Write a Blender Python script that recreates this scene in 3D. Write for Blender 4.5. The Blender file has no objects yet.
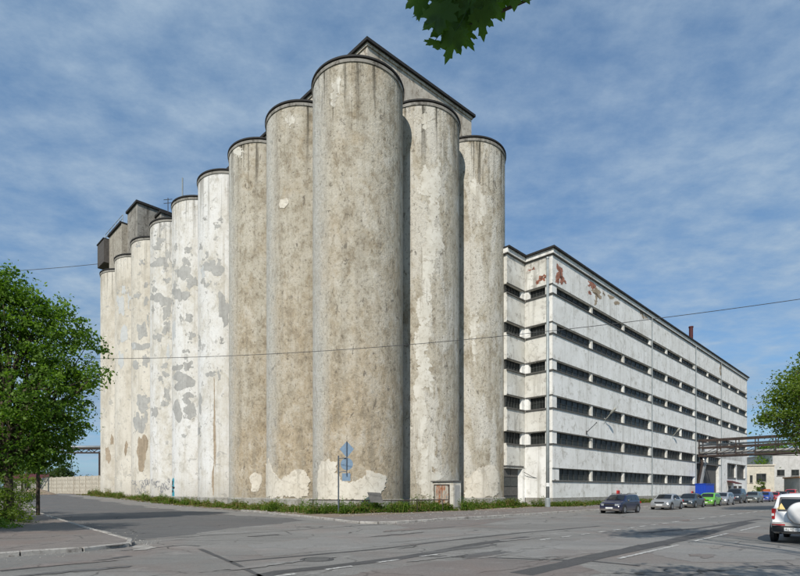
import bpy, bmesh, math, random
import numpy as np
from mathutils import Vector, Matrix
R = math.radians
rnd = random.Random(7)
SC = bpy.context.scene
COL = SC.collection

# ------------------------------------------------------------------ camera, sky, sun, exposure
F, CX, HY, EYE = 516.0, 400.0, 490.0, 1.75          # photo pixels: focal length, centre column, horizon row; eye height
cam_d = bpy.data.cameras.new('camera'); cam = bpy.data.objects.new('camera', cam_d); COL.objects.link(cam)
cam.location = (0, 0, EYE); cam.rotation_euler = (R(90), 0, 0)
cam_d.sensor_width = 36; cam_d.lens = F / 800 * 36; cam_d.shift_y = (HY - 288) / 800
cam_d.clip_start = 0.05; cam_d.clip_end = 9000
SC.camera = cam
SUN_PHI, SUN_EL = 16.5, 41.0
SUN_STRENGTH, SKY_STRENGTH, EXPOSURE = 3.8, 0.110, 0.20
SC.cycles.max_bounces = 5; SC.cycles.diffuse_bounces = 3; SC.cycles.glossy_bounces = 2; SC.cycles.transmission_bounces = 2; SC.cycles.caustics_reflective = False; SC.cycles.caustics_refractive = False
SC.cycles.use_adaptive_sampling = True; SC.cycles.adaptive_threshold = .02
VS = SC.view_settings
VS.view_transform = 'Standard'; VS.look = 'None'; VS.gamma = 1.0; VS.use_curve_mapping = False; VS.exposure = EXPOSURE
sun_d = bpy.data.lights.new('sun', 'SUN'); sun_d.energy = SUN_STRENGTH; sun_d.angle = R(0.5); sun_d.color = (1.0, 0.945, 0.86)
sun = bpy.data.objects.new('sun', sun_d); COL.objects.link(sun)
ld = Vector((math.sin(R(SUN_PHI)) * math.cos(R(SUN_EL)), math.cos(R(SUN_PHI)) * math.cos(R(SUN_EL)), -math.sin(R(SUN_EL))))
sun.rotation_euler = ld.to_track_quat('-Z', 'Y').to_euler(); sun.location = (-30, -60, 80)

# ------------------------------------------------------------------ node helpers
class NT:
    def __init__(s, tree): s.t = tree; s.n = tree.nodes; s.l = tree.links
    def add(s, typ, ins=None, **props):
        nd = s.n.new(typ)
        for k, v in props.items(): setattr(nd, k, v)
        for k, v in (ins or {}).items(): s.set(nd.inputs[k], v)
        return nd
    def set(s, sock, v):
        if isinstance(v, bpy.types.NodeSocket): s.l.new(v, sock)
        elif isinstance(v, (tuple, list)) and len(v) == 3 and sock.type == 'RGBA': sock.default_value = (*v, 1)
        else: sock.default_value = v
    def noise(s, vec, scale, detail=4, rough=.55, dist=0):
        return s.add('ShaderNodeTexNoise', {'Vector': vec, 'Scale': scale, 'Detail': detail, 'Roughness': rough, 'Distortion': dist}).outputs[0]
    def voro(s, vec, scale, feature='F1', rnd_=1.0):
        return s.add('ShaderNodeTexVoronoi', {'Vector': vec, 'Scale': scale, 'Randomness': rnd_}, feature=feature)
    def map(s, vec, scale=(1, 1, 1), loc=(0, 0, 0)):
        return s.add('ShaderNodeMapping', {'Vector': vec, 'Scale': scale, 'Location': loc}).outputs[0]
    def rng(s, v, a, b, lo=0., hi=1.):
        return s.add('ShaderNodeMapRange', {'Value': v, 'From Min': a, 'From Max': b, 'To Min': lo, 'To Max': hi}, clamp=True).outputs[0]
    def math(s, op, a, b=0.):
        nd = s.add('ShaderNodeMath', operation=op); s.set(nd.inputs[0], a); s.set(nd.inputs[1], b); return nd.outputs[0]
    def mix(s, fac, a, b, mode='MIX'):
        nd = s.add('ShaderNodeMix', data_type='RGBA', blend_type=mode)
        s.set(nd.inputs[0], fac); s.set(nd.inputs[6], a); s.set(nd.inputs[7], b); return nd.outputs[2]
    def bump(s, h, strength, dist):
        return s.add('ShaderNodeBump', {'Height': h, 'Strength': strength, 'Distance': dist}).outputs[0]

def material(name):
    m = bpy.data.materials.new(name); m.use_nodes = True
    nt = NT(m.node_tree); b = nt.n['Principled BSDF']
    return m, nt, b
def plain(name, col, rough=.6, metal=0., var=.12, scale=3., spec=.4, bump=0.):
    m, nt, b = material(name)
    co = nt.add('ShaderNodeTexCoord').outputs['Object']
    n = nt.noise(co, scale, 5, .6)
    c = nt.mix(nt.rng(n, .3, .7), tuple(x * (1 - var) for x in col), tuple(min(1, x * (1 + var)) for x in col))
    nt.set(b.inputs['Base Color'], c)
    b.inputs['Roughness'].default_value = rough; b.inputs['Metallic'].default_value = metal
    b.inputs['Specular IOR Level'].default_value = spec
    if bump: nt.set(b.inputs['Normal'], nt.bump(n, .6, bump))
    return m

# ------------------------------------------------------------------ world
world = bpy.data.worlds.new('World'); SC.world = world; world.use_nodes = True
nt = NT(world.node_tree); bg = nt.n['Background']
sky = nt.add('ShaderNodeTexSky', sky_type='NISHITA', sun_disc=False, sun_elevation=R(SUN_EL), sun_rotation=R(180 + SUN_PHI),
             altitude=50, air_density=1.0, dust_density=0.7, ozone_density=2.0)
gen = nt.add('ShaderNodeTexCoord').outputs['Generated']
sep = nt.add('ShaderNodeSeparateXYZ', {0: gen})
den = nt.math('ADD', nt.math('MAXIMUM', sep.outputs[2], 0.0), .12)
cu = nt.math('DIVIDE', sep.outputs[0], den); cv = nt.math('DIVIDE', sep.outputs[1], den)
pl = nt.add('ShaderNodeCombineXYZ', {0: cu, 1: cv, 2: 0.3}).outputs[0]
n1 = nt.noise(nt.map(pl, (.7, .8, 1), (3.1, 1.7, 0)), .8, 3, .45, .0)
n2 = nt.noise(nt.map(pl, (1.0, 1.3, 1), (7.3, 0.4, 0)), 5.2, 7, .64, .0)
cl = nt.math('ADD', nt.math('MULTIPLY', n1, .6), nt.math('MULTIPLY', n2, .4))
veil = nt.rng(cl, .33, .60, .40, 1.0)
lum = nt.mix(nt.rng(n2, .32, .68), (1.75, 2.8, 4.2), (2.95, 3.9, 5.0))
col = nt.mix(veil, nt.mix(1.0, sky.outputs[0], (.64, .93, 1.13), 'MULTIPLY'), lum)
nt.set(bg.inputs['Color'], col); bg.inputs['Strength'].default_value = SKY_STRENGTH

# ------------------------------------------------------------------ coordinates: a along the main street, b across it (towards the silos)
Q = math.sqrt(.5)
def W(a, b, z=0.): return Vector(((a - b) * Q, (a + b) * Q, z))
def AB(x, y): return ((x + y) * Q, (y - x) * Q)
def sstep(x, lo, hi):
    t = min(1, max(0, (x - lo) / (hi - lo))); return t * t * (3 - 2 * t)
def zg(a, b): return 1.05 * sstep(b, 42, 108) * (1 - sstep(a, 60, 110)) if b > 42 else 0.
def gpx(px, py):                                     # a photo pixel on the flat street
    Z = F * EYE / (py - HY); return ((px - CX) / F * Z, Z)

# ------------------------------------------------------------------ mesh helpers
def obj(name, verts, faces, mat, parent=None, origin=None, smooth=False, mats=None, fm=None, sharp=None):
    """one mesh object; verts are world coordinates (or the parent's when the parent is turned)"""
    vs = np.array([tuple(v) for v in verts], dtype=float)
    if origin is None:
        lo, hi = vs.min(0), vs.max(0); origin = ((lo[0] + hi[0]) / 2, (lo[1] + hi[1]) / 2, lo[2])
    o3 = np.array(tuple(origin), dtype=float)
    me = bpy.data.meshes.new(name); me.from_pydata((vs - o3).tolist(), [], [tuple(f) for f in faces])
    for m in (mats or [mat]): me.materials.append(m)
    if fm: me.polygons.foreach_set('material_index', fm)
    if smooth:
        me.polygons.foreach_set('use_smooth', [True] * len(me.polygons))
        if sharp: me.set_sharp_from_angle(angle=R(sharp))
    me.update()
    o = bpy.data.objects.new(name, me); COL.objects.link(o)
    o.location = origin
    if parent is not None:
        o.parent = parent
        off = Vector((0, 0, 0)); p = parent
        while p is not None and p.get('_local') is None: off += p.location; p = p.parent
        o.location = Vector(origin) - off
    return o
def empty(name, loc, label=None, cat=None, group=None, local=False, rz=0.):
    o = bpy.data.objects.new(name, None); COL.objects.link(o); o.location = loc; o.empty_display_size = .3
    o.rotation_euler = (0, 0, rz)
    if local: o['_local'] = 1
    tag(o, label, cat, group); return o
def tag(o, label=None, cat=None, group=None, kind=None):
    for k, v in (('label', label), ('category', cat), ('group', group), ('kind', kind)):
        if v: o[k] = v
    return o
class MB:
    def __init__(s): s.v = []; s.f = []; s.m = []
    def quad(s, *p, m=0):
        i = len(s.v); s.v += list(p); s.f.append(tuple(range(i, i + len(p)))); s.m.append(m)
    def box(s, a0, a1, b0, b1, z0, z1, fr=W, m=0):
        i = len(s.v)
        s.v += [fr(a, b, z) for z in (z0, z1) for b in (b0, b1) for a in (a0, a1)]
        for f in ((0, 2, 3, 1), (4, 5, 7, 6), (0, 1, 5, 4), (2, 6, 7, 3), (0, 4, 6, 2), (1, 3, 7, 5)):
            s.f.append(tuple(i + k for k in f)); s.m.append(m)
        return s
    def prism(s, pts, z0, z1, fr=W, m=0):
        i = len(s.v); n = len(pts)
        s.v += [fr(p[0], p[1], z0) for p in pts] + [fr(p[0], p[1], z1) for p in pts]
        s.f.append(tuple(i + k for k in reversed(range(n)))); s.f.append(tuple(i + n + k for k in range(n))); s.m += [m, m]
        for k in range(n):
            s.f.append((i + k, i + (k + 1) % n, i + n + (k + 1) % n, i + n + k)); s.m.append(m)
        return s
    def tube(s, pts, r, n=8, m=0, cap=True):
        pts = [Vector(p) for p in pts]; rs = r if isinstance(r, (list, tuple)) else [r] * len(pts)
        i0 = len(s.v); up = Vector((0, 0, 1)); prev = None
        for k, p in enumerate(pts):
            d = (pts[min(k + 1, len(pts) - 1)] - pts[max(k - 1, 0)]).normalized()
            if prev is None:
                x = d.cross(up if abs(d.z) < .95 else Vector((1, 0, 0))).normalized()
            else:
                x = (prev - d * prev.dot(d)).normalized()
            prev = x; y = d.cross(x)
            for j in range(n):
                t = 2 * math.pi * j / n; s.v.append(p + (x * math.cos(t) + y * math.sin(t)) * rs[k])
        for k in range(len(pts) - 1):
            for j in range(n):
                s.f.append((i0 + k * n + j, i0 + k * n + (j + 1) % n, i0 + (k + 1) * n + (j + 1) % n, i0 + (k + 1) * n + j)); s.m.append(m)
        if cap:
            s.f.append(tuple(i0 + j for j in reversed(range(n)))); s.f.append(tuple(i0 + (len(pts) - 1) * n + j for j in range(n))); s.m += [m, m]
        return s
    def lathe(s, prof, c, n=64, axis='z', m=0):
        i0 = len(s.v)
        for r, z in prof:
            for j in range(n):
                t = 2 * math.pi * j / n
                if axis == 'z': s.v.append(Vector((c[0] + r * math.cos(t), c[1] + r * math.sin(t), c[2] + z)))
                elif axis == 'y': s.v.append(Vector((c[0] + r * math.cos(t), c[1] + z, c[2] + r * math.sin(t))))
                else: s.v.append(Vector((c[0] + z, c[1] + r * math.cos(t), c[2] + r * math.sin(t))))
        for k in range(len(prof) - 1):
            for j in range(n):
                s.f.append((i0 + k * n + j, i0 + k * n + (j + 1) % n, i0 + (k + 1) * n + (j + 1) % n, i0 + (k + 1) * n + j)); s.m.append(m)
        return s
    def build(s, name, mat, parent=None, **kw):
        mats = mat if isinstance(mat, list) else [mat]
        return obj(name, s.v, s.f, mats[0], parent, mats=mats, fm=s.m, **kw)
def copy_tree(o, parent=None, keep=True):
    c = o.copy(); COL.objects.link(c); c.parent = parent
    for ch in list(o.children): copy_tree(ch, c)
    return c
def blob(rx, ry, n=26, seed=0, amp=.22):
    r_ = random.Random(seed); ph = [(r_.uniform(0, 6.28), r_.uniform(-1, 1)) for _ in range(6)]
    out = []
    for k in range(n):
        t = 2 * math.pi * k / n
        q = 1 + amp * sum(w * math.cos((j + 2) * t + p) / (1 + .45 * j) for j, (p, w) in enumerate(ph))
        sq = (abs(math.cos(t)) ** 3.2 + abs(math.sin(t)) ** 3.2) ** (-1 / 3.2)
        q *= .5 + .5 * sq
        out.append((rx * q * math.cos(t), ry * q * math.sin(t)))
    return out
def rough_line(pts, seed=0, amp=.06, step=.25, closed=True):
    """resample an outline and jag it at two scales"""
    r_ = random.Random(seed)
    def once(pts, amp, step):
        out = []; n = len(pts)
        for k in range(n):
            p, q = pts[k], pts[(k + 1) % n]; m = max(1, int(math.hypot(q[0] - p[0], q[1] - p[1]) / step))
            for j in range(m):
                t = j / m; out.append((p[0] + (q[0] - p[0]) * t + r_.uniform(-amp, amp), p[1] + (q[1] - p[1]) * t + r_.uniform(-amp, amp)))
        return out
    return once(once(pts, amp, step), amp * .55, step * .36)

# ------------------------------------------------------------------ materials
def silo_mat(name, white, cream=0., grey=0.):
    m, nt, b = material(name)
    co = nt.add('ShaderNodeTexCoord').outputs['Object']
    rand = nt.add('ShaderNodeObjectInfo').outputs['Random']
    off = nt.add('ShaderNodeCombineXYZ', {0: nt.math('MULTIPLY', rand, 57.), 1: nt.math('MULTIPLY', rand, 31.), 2: nt.math('MULTIPLY', rand, 83.)}).outputs[0]
    v = nt.add('ShaderNodeVectorMath', operation='ADD'); nt.set(v.inputs[0], co); nt.set(v.inputs[1], off); v = v.outputs[0]
    sp = nt.add('ShaderNodeSeparateXYZ', {0: co}); z = sp.outputs[2]
    big = nt.noise(nt.map(v, (1, 1, .4)), .30, 4, .55, .4)
    med = nt.noise(nt.map(v, (1, 1, .7)), .95, 9, .74, .25)
    fine = nt.noise(nt.map(v, (1, 1, .75)), 4.2, 5, .78, .2)
    streak = nt.noise(nt.map(v, (1.5, 1.5, .06)), 1.3, 5, .62, .15)
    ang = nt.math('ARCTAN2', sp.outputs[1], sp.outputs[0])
    if white:
        base = (.72, .71, .68) if not cream else (.66, .62, .54)
        c = nt.mix(nt.rng(big, .40, .64), base, (.58, .545, .47) if not cream else (.50, .455, .375))
        c = nt.mix(nt.rng(med, .46, .66, 0, .75), c, (.75, .745, .725) if not cream else (.69, .655, .58))
        c = nt.mix(nt.rng(med, .47, .36, 0, .65), c, (.42, .395, .34))
        c = nt.mix(nt.rng(streak, .54, .72, 0, .55), c, (.44, .40, .33))
        c = nt.mix(nt.rng(fine, .56, .70, 0, .5), c, (.34, .32, .28))
        peel = nt.rng(nt.noise(v, 1.15, 6, .66, .6), .605, .625)
        c = nt.mix(nt.math('MULTIPLY', peel, .7), c, (.37, .36, .335))
        c = nt.mix(nt.rng(nt.noise(v, 2.6, 4, .6, .8), .68, .70, 0, .75), c, (.22, .19, .15))
    else:
        hz = nt.math('ADD', nt.rng(z, 5. - 12 * grey, 24. - 12 * grey), nt.math('MULTIPLY', nt.math('SUBTRACT', big, .5), 2.6))
        hz = nt.rng(hz, .1, .9)
        c = nt.mix(hz, (.455, .375, .265), (.485, .445, .36))
        c = nt.mix(nt.rng(med, .50, .68, 0, .75), c, (.61, .575, .50))
        c = nt.mix(nt.rng(med, .50, .37, 0, .85), c, (.265, .22, .155))
        c = nt.mix(nt.rng(nt.noise(v, .5, 4, .6, .6), .52, .72, 0, .5 - .35 * grey), c, (.38, .30, .19))
        if grey: c = nt.mix(nt.rng(nt.noise(nt.map(v, (1, 1, .35)), .55, 5, .62, .5), .49, .56, 0, .75), c, (.62, .595, .53))
        c = nt.mix(nt.rng(streak, .48, .72, 0, .7), c, (.31, .275, .215))
        c = nt.mix(nt.rng(fine, .54, .67, 0, .8), c, (.15, .13, .10))
        c = nt.mix(nt.rng(fine, .46, .34, 0, .42), c, (.58, .545, .465))
        c = nt.mix(nt.rng(nt.noise(nt.map(v, (1, 1, .5)), 1.9, 5, .7, .7), .61, .66, 0, .7), c, (.12, .105, .085))
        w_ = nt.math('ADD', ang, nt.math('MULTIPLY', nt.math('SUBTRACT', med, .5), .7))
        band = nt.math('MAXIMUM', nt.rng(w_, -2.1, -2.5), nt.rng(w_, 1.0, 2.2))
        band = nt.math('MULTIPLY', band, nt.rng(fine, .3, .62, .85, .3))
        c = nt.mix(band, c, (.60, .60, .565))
    topn = nt.noise(nt.map(v, (1.7, 1.7, .05)), 1.5, 4, .6)
    st = nt.math('MULTIPLY', nt.rng(z, 29., 35.8, 0, 1), nt.rng(topn, .53, .62))
    c = nt.mix(nt.math('MULTIPLY', st, .92 if not white else .45), c, (.06, .054, .04))
    foot_dark = nt.math('MULTIPLY', nt.rng(z, 3.4, .6), nt.rng(med, .38, .6, .2, .85))  # surface gets darker towards the foot, broken up by mottling
    c = nt.mix(nt.math('MULTIPLY', foot_dark, .7), c, (.30, .28, .24))
    nt.set(b.inputs['Base Color'], c); b.inputs['Roughness'].default_value = .92; b.inputs['Specular IOR Level'].default_value = .12
    h = nt.math('ADD', nt.math('MULTIPLY', fine, -.7), nt.math('MULTIPLY', med, .5))
    nt.set(b.inputs['Normal'], nt.bump(h, .9 if not white else .6, .15 if not white else .14))
    return m
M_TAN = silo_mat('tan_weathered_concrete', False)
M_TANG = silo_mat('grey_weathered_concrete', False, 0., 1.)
M_WHT = silo_mat('white_peeling_paint', True)
M_CRM = silo_mat('cream_peeling_paint', True, 1.)

def wall_mat(name, c0, c1, dirt, amt=.5, scale=.5, crack=0.):
    m, nt, b = material(name)
    geo = nt.add('ShaderNodeNewGeometry').outputs['Position']
    big = nt.noise(geo, scale, 4, .6, .4); st = nt.noise(nt.map(geo, (1.1, 1.1, .08)), 1.2, 5, .68)
    med = nt.noise(geo, scale * 2.6, 9, .76, .3)
    c = nt.mix(nt.rng(big, .36, .66), c0, c1)
    c = nt.mix(nt.rng(med, .52, .66, 0, min(1, amt * 1.25)), c, dirt)
    c = nt.mix(nt.rng(st, .53, .72, 0, amt), c, tuple(x * .85 for x in dirt))
    c = nt.mix(nt.rng(med, .70, .73, 0, amt), c, tuple(x * .6 for x in dirt))
    if crack:
        wv = nt.add('ShaderNodeVectorMath', operation='ADD'); nt.set(wv.inputs[0], geo); nt.set(wv.inputs[1], nt.add('ShaderNodeTexNoise', {'Vector': geo, 'Scale': 1.1, 'Detail': 5.}).outputs[1])
        c = nt.mix(nt.math('MULTIPLY', nt.rng(nt.voro(wv.outputs[0], .55, 'DISTANCE_TO_EDGE').outputs[0], .022, .008), crack), c, (.10, .085, .065))
    nt.set(b.inputs['Base Color'], c); b.inputs['Roughness'].default_value = .9; b.inputs['Specular IOR Level'].default_value = .12
    nt.set(b.inputs['Normal'], nt.bump(med, .5, .06))
    return m
M_FACADE = wall_mat('whitewashed_facade', (.82, .815, .785), (.71, .70, .66), (.42, .40, .35), .64)
M_FACADE2 = wall_mat('dirty_whitewash', (.72, .71, .66), (.56, .54, .48), (.29, .27, .235), .85)
M_PLINTH = wall_mat('grey_concrete_plinth', (.36, .35, .32), (.27, .26, .23), (.16, .15, .12), .8, 1.2)
M_GALLERY = wall_mat('stained_gallery_wall', (.60, .55, .47), (.46, .41, .34), (.20, .155, .11), .9, .8)
M_TOWER = wall_mat('sooty_concrete', (.34, .325, .29), (.23, .215, .19), (.07, .063, .052), .95, .7)
M_CREAM = wall_mat('cream_render', (.62, .57, .47), (.53, .50, .42), (.33, .30, .24), .6, .8)
M_GREY = wall_mat('grey_render', (.55, .55, .53), (.47, .47, .45), (.3, .3, .28), .5, .8)
M_CONC = wall_mat('fence_concrete', (.50, .46, .38), (.42, .38, .31), (.22, .19, .14), .6, 1.2)
M_PATCH_GREY = wall_mat('grey_repair_plaster', (.44, .435, .41), (.37, .365, .345), (.27, .262, .245), .6, 1.3)
M_PATCH_LIGHT = plain('pale_bluish_plaster', (.52, .53, .52), .92, var=.1, scale=1.6, spec=.1)
M_PATCH_CREAM = wall_mat('bare_cream_plaster', (.70, .655, .565), (.60, .55, .46), (.42, .375, .30), .65, 1.2, .22)
M_PATCH_BROWN = wall_mat('bare_brown_plaster', (.42, .34, .25), (.33, .27, .20), (.2, .16, .11), .6, 1.5)
M_PATCH_PALE = wall_mat('pale_weathered_plaster', (.66, .635, .565), (.56, .53, .455), (.33, .29, .225), .85, 1.0)
M_BLACK = plain('black_bitumen_edge', (.022, .021, .020), .8, var=.3)
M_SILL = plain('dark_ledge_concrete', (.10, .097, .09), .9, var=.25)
M_FRAME = plain('dark_window_steel', (.055, .06, .058), .6, var=.3)
M_STEEL = plain('grey_painted_steel', (.30, .33, .33), .5, .2, var=.15)
M_RUST = plain('rusty_brown_steel', (.052, .038, .032), .8, .1, var=.4, scale=2)
M_ZINC = plain('zinc_grey', (.40, .41, .41), .45, .5)
M_RED = plain('red_paint', (.42, .03, .025), .5)
M_MAROON = plain('dark_red_chimney_steel', (.075, .016, .016), .7)
M_BLUE = plain('blue_container_paint', (.012, .06, .42), .45, var=.08)
M_WIRE = plain('dark_cable', (.05, .05, .05), .6)
def glass_mat():
    m, nt, b = material('grimy_window_glass')
    geo = nt.add('ShaderNodeNewGeometry').outputs['Position']
    n = nt.noise(geo, .9, 4, .6)
    nt.set(b.inputs['Base Color'], nt.mix(nt.rng(n, .3, .7), (.010, .011, .010), (.032, .036, .034)))
    nt.set(b.inputs['Roughness'], nt.rng(n, .3, .7, .25, .6)); b.inputs['Specular IOR Level'].default_value = .3
    return m
M_GLASS = glass_mat()
def brick_mat():
    m, nt, b = material('exposed_red_brick')
    geo = nt.add('ShaderNodeNewGeometry').outputs['Position']
    sp = nt.add('ShaderNodeSeparateXYZ', {0: geo})
    u = nt.math('MULTIPLY', nt.math('ADD', sp.outputs[0], sp.outputs[1]), .7071)
    v = nt.add('ShaderNodeCombineXYZ', {0: u, 1: sp.outputs[2], 2: 0.}).outputs[0]
    br = nt.add('ShaderNodeTexBrick', {'Vector': v, 'Color1': (.48, .10, .035, 1), 'Color2': (.28, .055, .025, 1), 'Mortar': (.30, .22, .17, 1), 'Scale': 1.0, 'Mortar Size': .02, 'Brick Width': .28, 'Row Height': .095})
    n = nt.noise(geo, 2.4, 5, .6)
    nt.set(b.inputs['Base Color'], nt.mix(nt.rng(n, .53, .62, 0, .85), br.outputs[0], (.10, .05, .035)))
    b.inputs['Roughness'].default_value = .95
    nt.set(b.inputs['Normal'], nt.bump(n, .8, .08))
    return m
M_BRICK = brick_mat()
def rust_door():
    m, nt, b = material('rust_streaked_cabinet_door')
    co = nt.add('ShaderNodeNewGeometry').outputs['Position']
    n = nt.noise(nt.map(co, (2.4, 2.4, .8)), 1.6, 6, .65, .7)
    c = nt.mix(nt.rng(n, .42, .62), (.42, .40, .34), (.34, .10, .025))
    c = nt.mix(nt.rng(nt.noise(co, 3.1, 5, .6), .55, .68), c, (.08, .04, .025))
    nt.set(b.inputs['Base Color'], c); b.inputs['Roughness'].default_value = .85
    return m
M_RUSTDOOR = rust_door()
def asphalt(name, c0, c1, dark, reddish=0., seed=0., cracks=.8):
    m, nt, b = material(name)
    geo = nt.add('ShaderNodeNewGeometry').outputs['Position']
    v = nt.map(geo, (1, 1, 1), (seed, seed * .7, 0))
    rot = nt.add('ShaderNodeMapping', {'Vector': v, 'Rotation': (0, 0, R(-45)), 'Scale': (.25, 1, 1)}).outputs[0]   # drawn out along the street
    big = nt.noise(rot, .35, 6, .6, .6); med = nt.noise(rot, 1.6, 6, .65, .5)
    fine = nt.noise(v, 14, 5, .85); grit = nt.noise(v, 60, 2, .8)
    c = nt.mix(nt.rng(big, .36, .66), c0, c1)
    c = nt.mix(nt.rng(med, .52, .70, 0, .55), c, dark)
    c = nt.mix(nt.rng(fine, .40, .64, 0, .6), c, tuple(x * .55 for x in c0))
    c = nt.mix(nt.rng(nt.noise(rot, 3.2, 6, .72, .8), .60, .68, 0, .6), c, tuple(x * .45 for x in c0))
    c = nt.mix(nt.rng(nt.noise(v, .9, 6, .7, .3), .58, .70, 0, .5), c, tuple(min(1, x * 1.35) for x in c1))
    c = nt.mix(nt.rng(grit, .55, .75, 0, .5), c, tuple(min(1, x * 1.7) for x in c1))
    if reddish: c = nt.mix(nt.math('MULTIPLY', nt.rng(nt.noise(v, .23, 5, .6, .5), .5, .66), reddish), c, (.20, .135, .11))
    if cracks:
        wv = nt.add('ShaderNodeVectorMath', operation='ADD'); nt.set(wv.inputs[0], v)
        nn = nt.add('ShaderNodeTexNoise', {'Vector': v, 'Scale': .8, 'Detail': 5.}); nt.set(wv.inputs[1], nn.outputs[1])
        vo = nt.voro(wv.outputs[0], .33, 'DISTANCE_TO_EDGE').outputs[0]
        ck = nt.math('MULTIPLY', nt.rng(vo, .012, .004), nt.rng(big, .42, .56, .1, 1.))
        c = nt.mix(nt.math('MULTIPLY', ck, cracks), c, (.035, .033, .03))
    nt.set(b.inputs['Base Color'], c)
    nt.set(b.inputs['Roughness'], nt.rng(big, .35, .65, .68, .92)); b.inputs['Specular IOR Level'].default_value = .3
    nt.set(b.inputs['Normal'], nt.bump(nt.math('ADD', fine, grit), .35, .012))
    return m
M_ROAD = asphalt('worn_asphalt', (.185, .178, .165), (.265, .255, .236), (.10, .096, .09), .35)
M_ROAD2 = asphalt('side_street_shade_asphalt', (.105, .103, .101), (.15, .146, .14), (.07, .069, .068), .15, 17.)  # tree shade over the side street is put into this darker colour
M_ROAD3 = asphalt('pale_asphalt_patch', (.22, .213, .20), (.27, .262, .245), (.14, .135, .127), .25, 31., .5)
M_ROAD4 = asphalt('rusty_asphalt_patch', (.175, .158, .146), (.215, .195, .18), (.115, .102, .094), .35, 51., .4)
M_TAR = asphalt('dark_tar_strip', (.075, .073, .072), (.105, .102, .10), (.05, .05, .05), 0., 5., .2)
M_WALK = asphalt('reddish_footway', (.175, .155, .14), (.225, .20, .182), (.10, .088, .08), .45, 9., .6)
M_KERB = wall_mat('kerb_concrete', (.42, .40, .365), (.31, .29, .265), (.14, .125, .11), .85, 1.8)
def paint_mat():
    m, nt, b = material('worn_road_paint')
    geo = nt.add('ShaderNodeNewGeometry').outputs['Position']
    n = nt.noise(geo, 7, 5, .75)
    nt.set(b.inputs['Base Color'], nt.mix(nt.rng(n, .40, .56), (.62, .61, .57), (.25, .24, .225))); b.inputs['Roughness'].default_value = .8
    return m
M_PAINT = paint_mat()
def dirt_mat(name, c0, c1, c2):
    m, nt, b = material(name)
    geo = nt.add('ShaderNodeNewGeometry').outputs['Position']
    n = nt.noise(geo, .5, 6, .6, .5); f_ = nt.noise(geo, 7, 5, .7)
    c = nt.mix(nt.rng(n, .4, .62), c0, c1); c = nt.mix(nt.rng(f_, .45, .7, 0, .7), c, c2)
    nt.set(b.inputs['Base Color'], c); b.inputs['Roughness'].default_value = .95
    nt.set(b.inputs['Normal'], nt.bump(f_, .8, .08)); return m
M_DIRT = dirt_mat('verge_dirt', (.20, .15, .105), (.25, .20, .15), (.13, .10, .07))
M_GROUND = dirt_mat('rough_ground', (.10, .11, .05), (.16, .14, .09), (.06, .075, .03))
def leaf_mat(name, dark, light, trans=.45):
    m, nt, b = material(name)
    r_ = nt.add('ShaderNodeNewGeometry').outputs['Random Per Island']
    tone = nt.add('ShaderNodeAttribute', attribute_name='tone').outputs['Fac']
    c = nt.mix(nt.math('ADD', nt.math('MULTIPLY', r_, .45), nt.math('MULTIPLY', tone, .55)), dark, light)
    nt.set(b.inputs['Base Color'], c); b.inputs['Roughness'].default_value = .55; b.inputs['Specular IOR Level'].default_value = .3
    tr = nt.add('ShaderNodeBsdfTranslucent'); nt.set(tr.inputs[0], nt.mix(1.0, c, (1.5, 1.7, .55), 'MULTIPLY'))
    mx = nt.add('ShaderNodeMixShader'); mx.inputs[0].default_value = trans
    nt.l.new(b.outputs[0], mx.inputs[1]); nt.l.new(tr.outputs[0], mx.inputs[2])
    nt.l.new(mx.outputs[0], nt.n['Material Output'].inputs[0]); return m
M_LEAF = leaf_mat('broad_green_foliage', (.04, .095, .012), (.175, .285, .035))
M_LEAF2 = leaf_mat('yellow_green_foliage', (.05, .095, .012), (.17, .235, .03))
M_LEAF3 = leaf_mat('dusty_far_foliage', (.035, .065, .02), (.085, .125, .035))
M_MAPLE = leaf_mat('maple_leaf', (.045, .10, .014), (.10, .18, .024), .5)
M_WEED = leaf_mat('weed_green', (.06, .12, .016), (.25, .32, .05), .45)
M_DRY = leaf_mat('dry_grass', (.19, .16, .06), (.32, .25, .10), .3)
M_BARK = plain('bark', (.075, .06, .045), .95, var=.35, scale=6, spec=.1, bump=.03)

# ------------------------------------------------------------------ the ground, streets, footways
def grid_axis():
    xs = [-4000, -2200, -1200, -700, -450, -320, -240]
    xs += list(range(-190, 191, 6)) + [240, 320, 450, 700, 1200, 2200, 4000]
    return xs
xs = grid_axis(); ys = [y + 100 for y in xs]
v = []
for y in ys:
    for x in xs:
        a, b = AB(x, y); v.append((x, y, zg(a, b) - .06))
n = len(xs)
f = [(j * n + i, j * n + i + 1, (j + 1) * n + i + 1, (j + 1) * n + i) for j in range(len(ys) - 1) for i in range(n - 1)]
tag(obj('ground', v, f, M_GROUND, origin=(0, 0, 0)), kind='structure')

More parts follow.
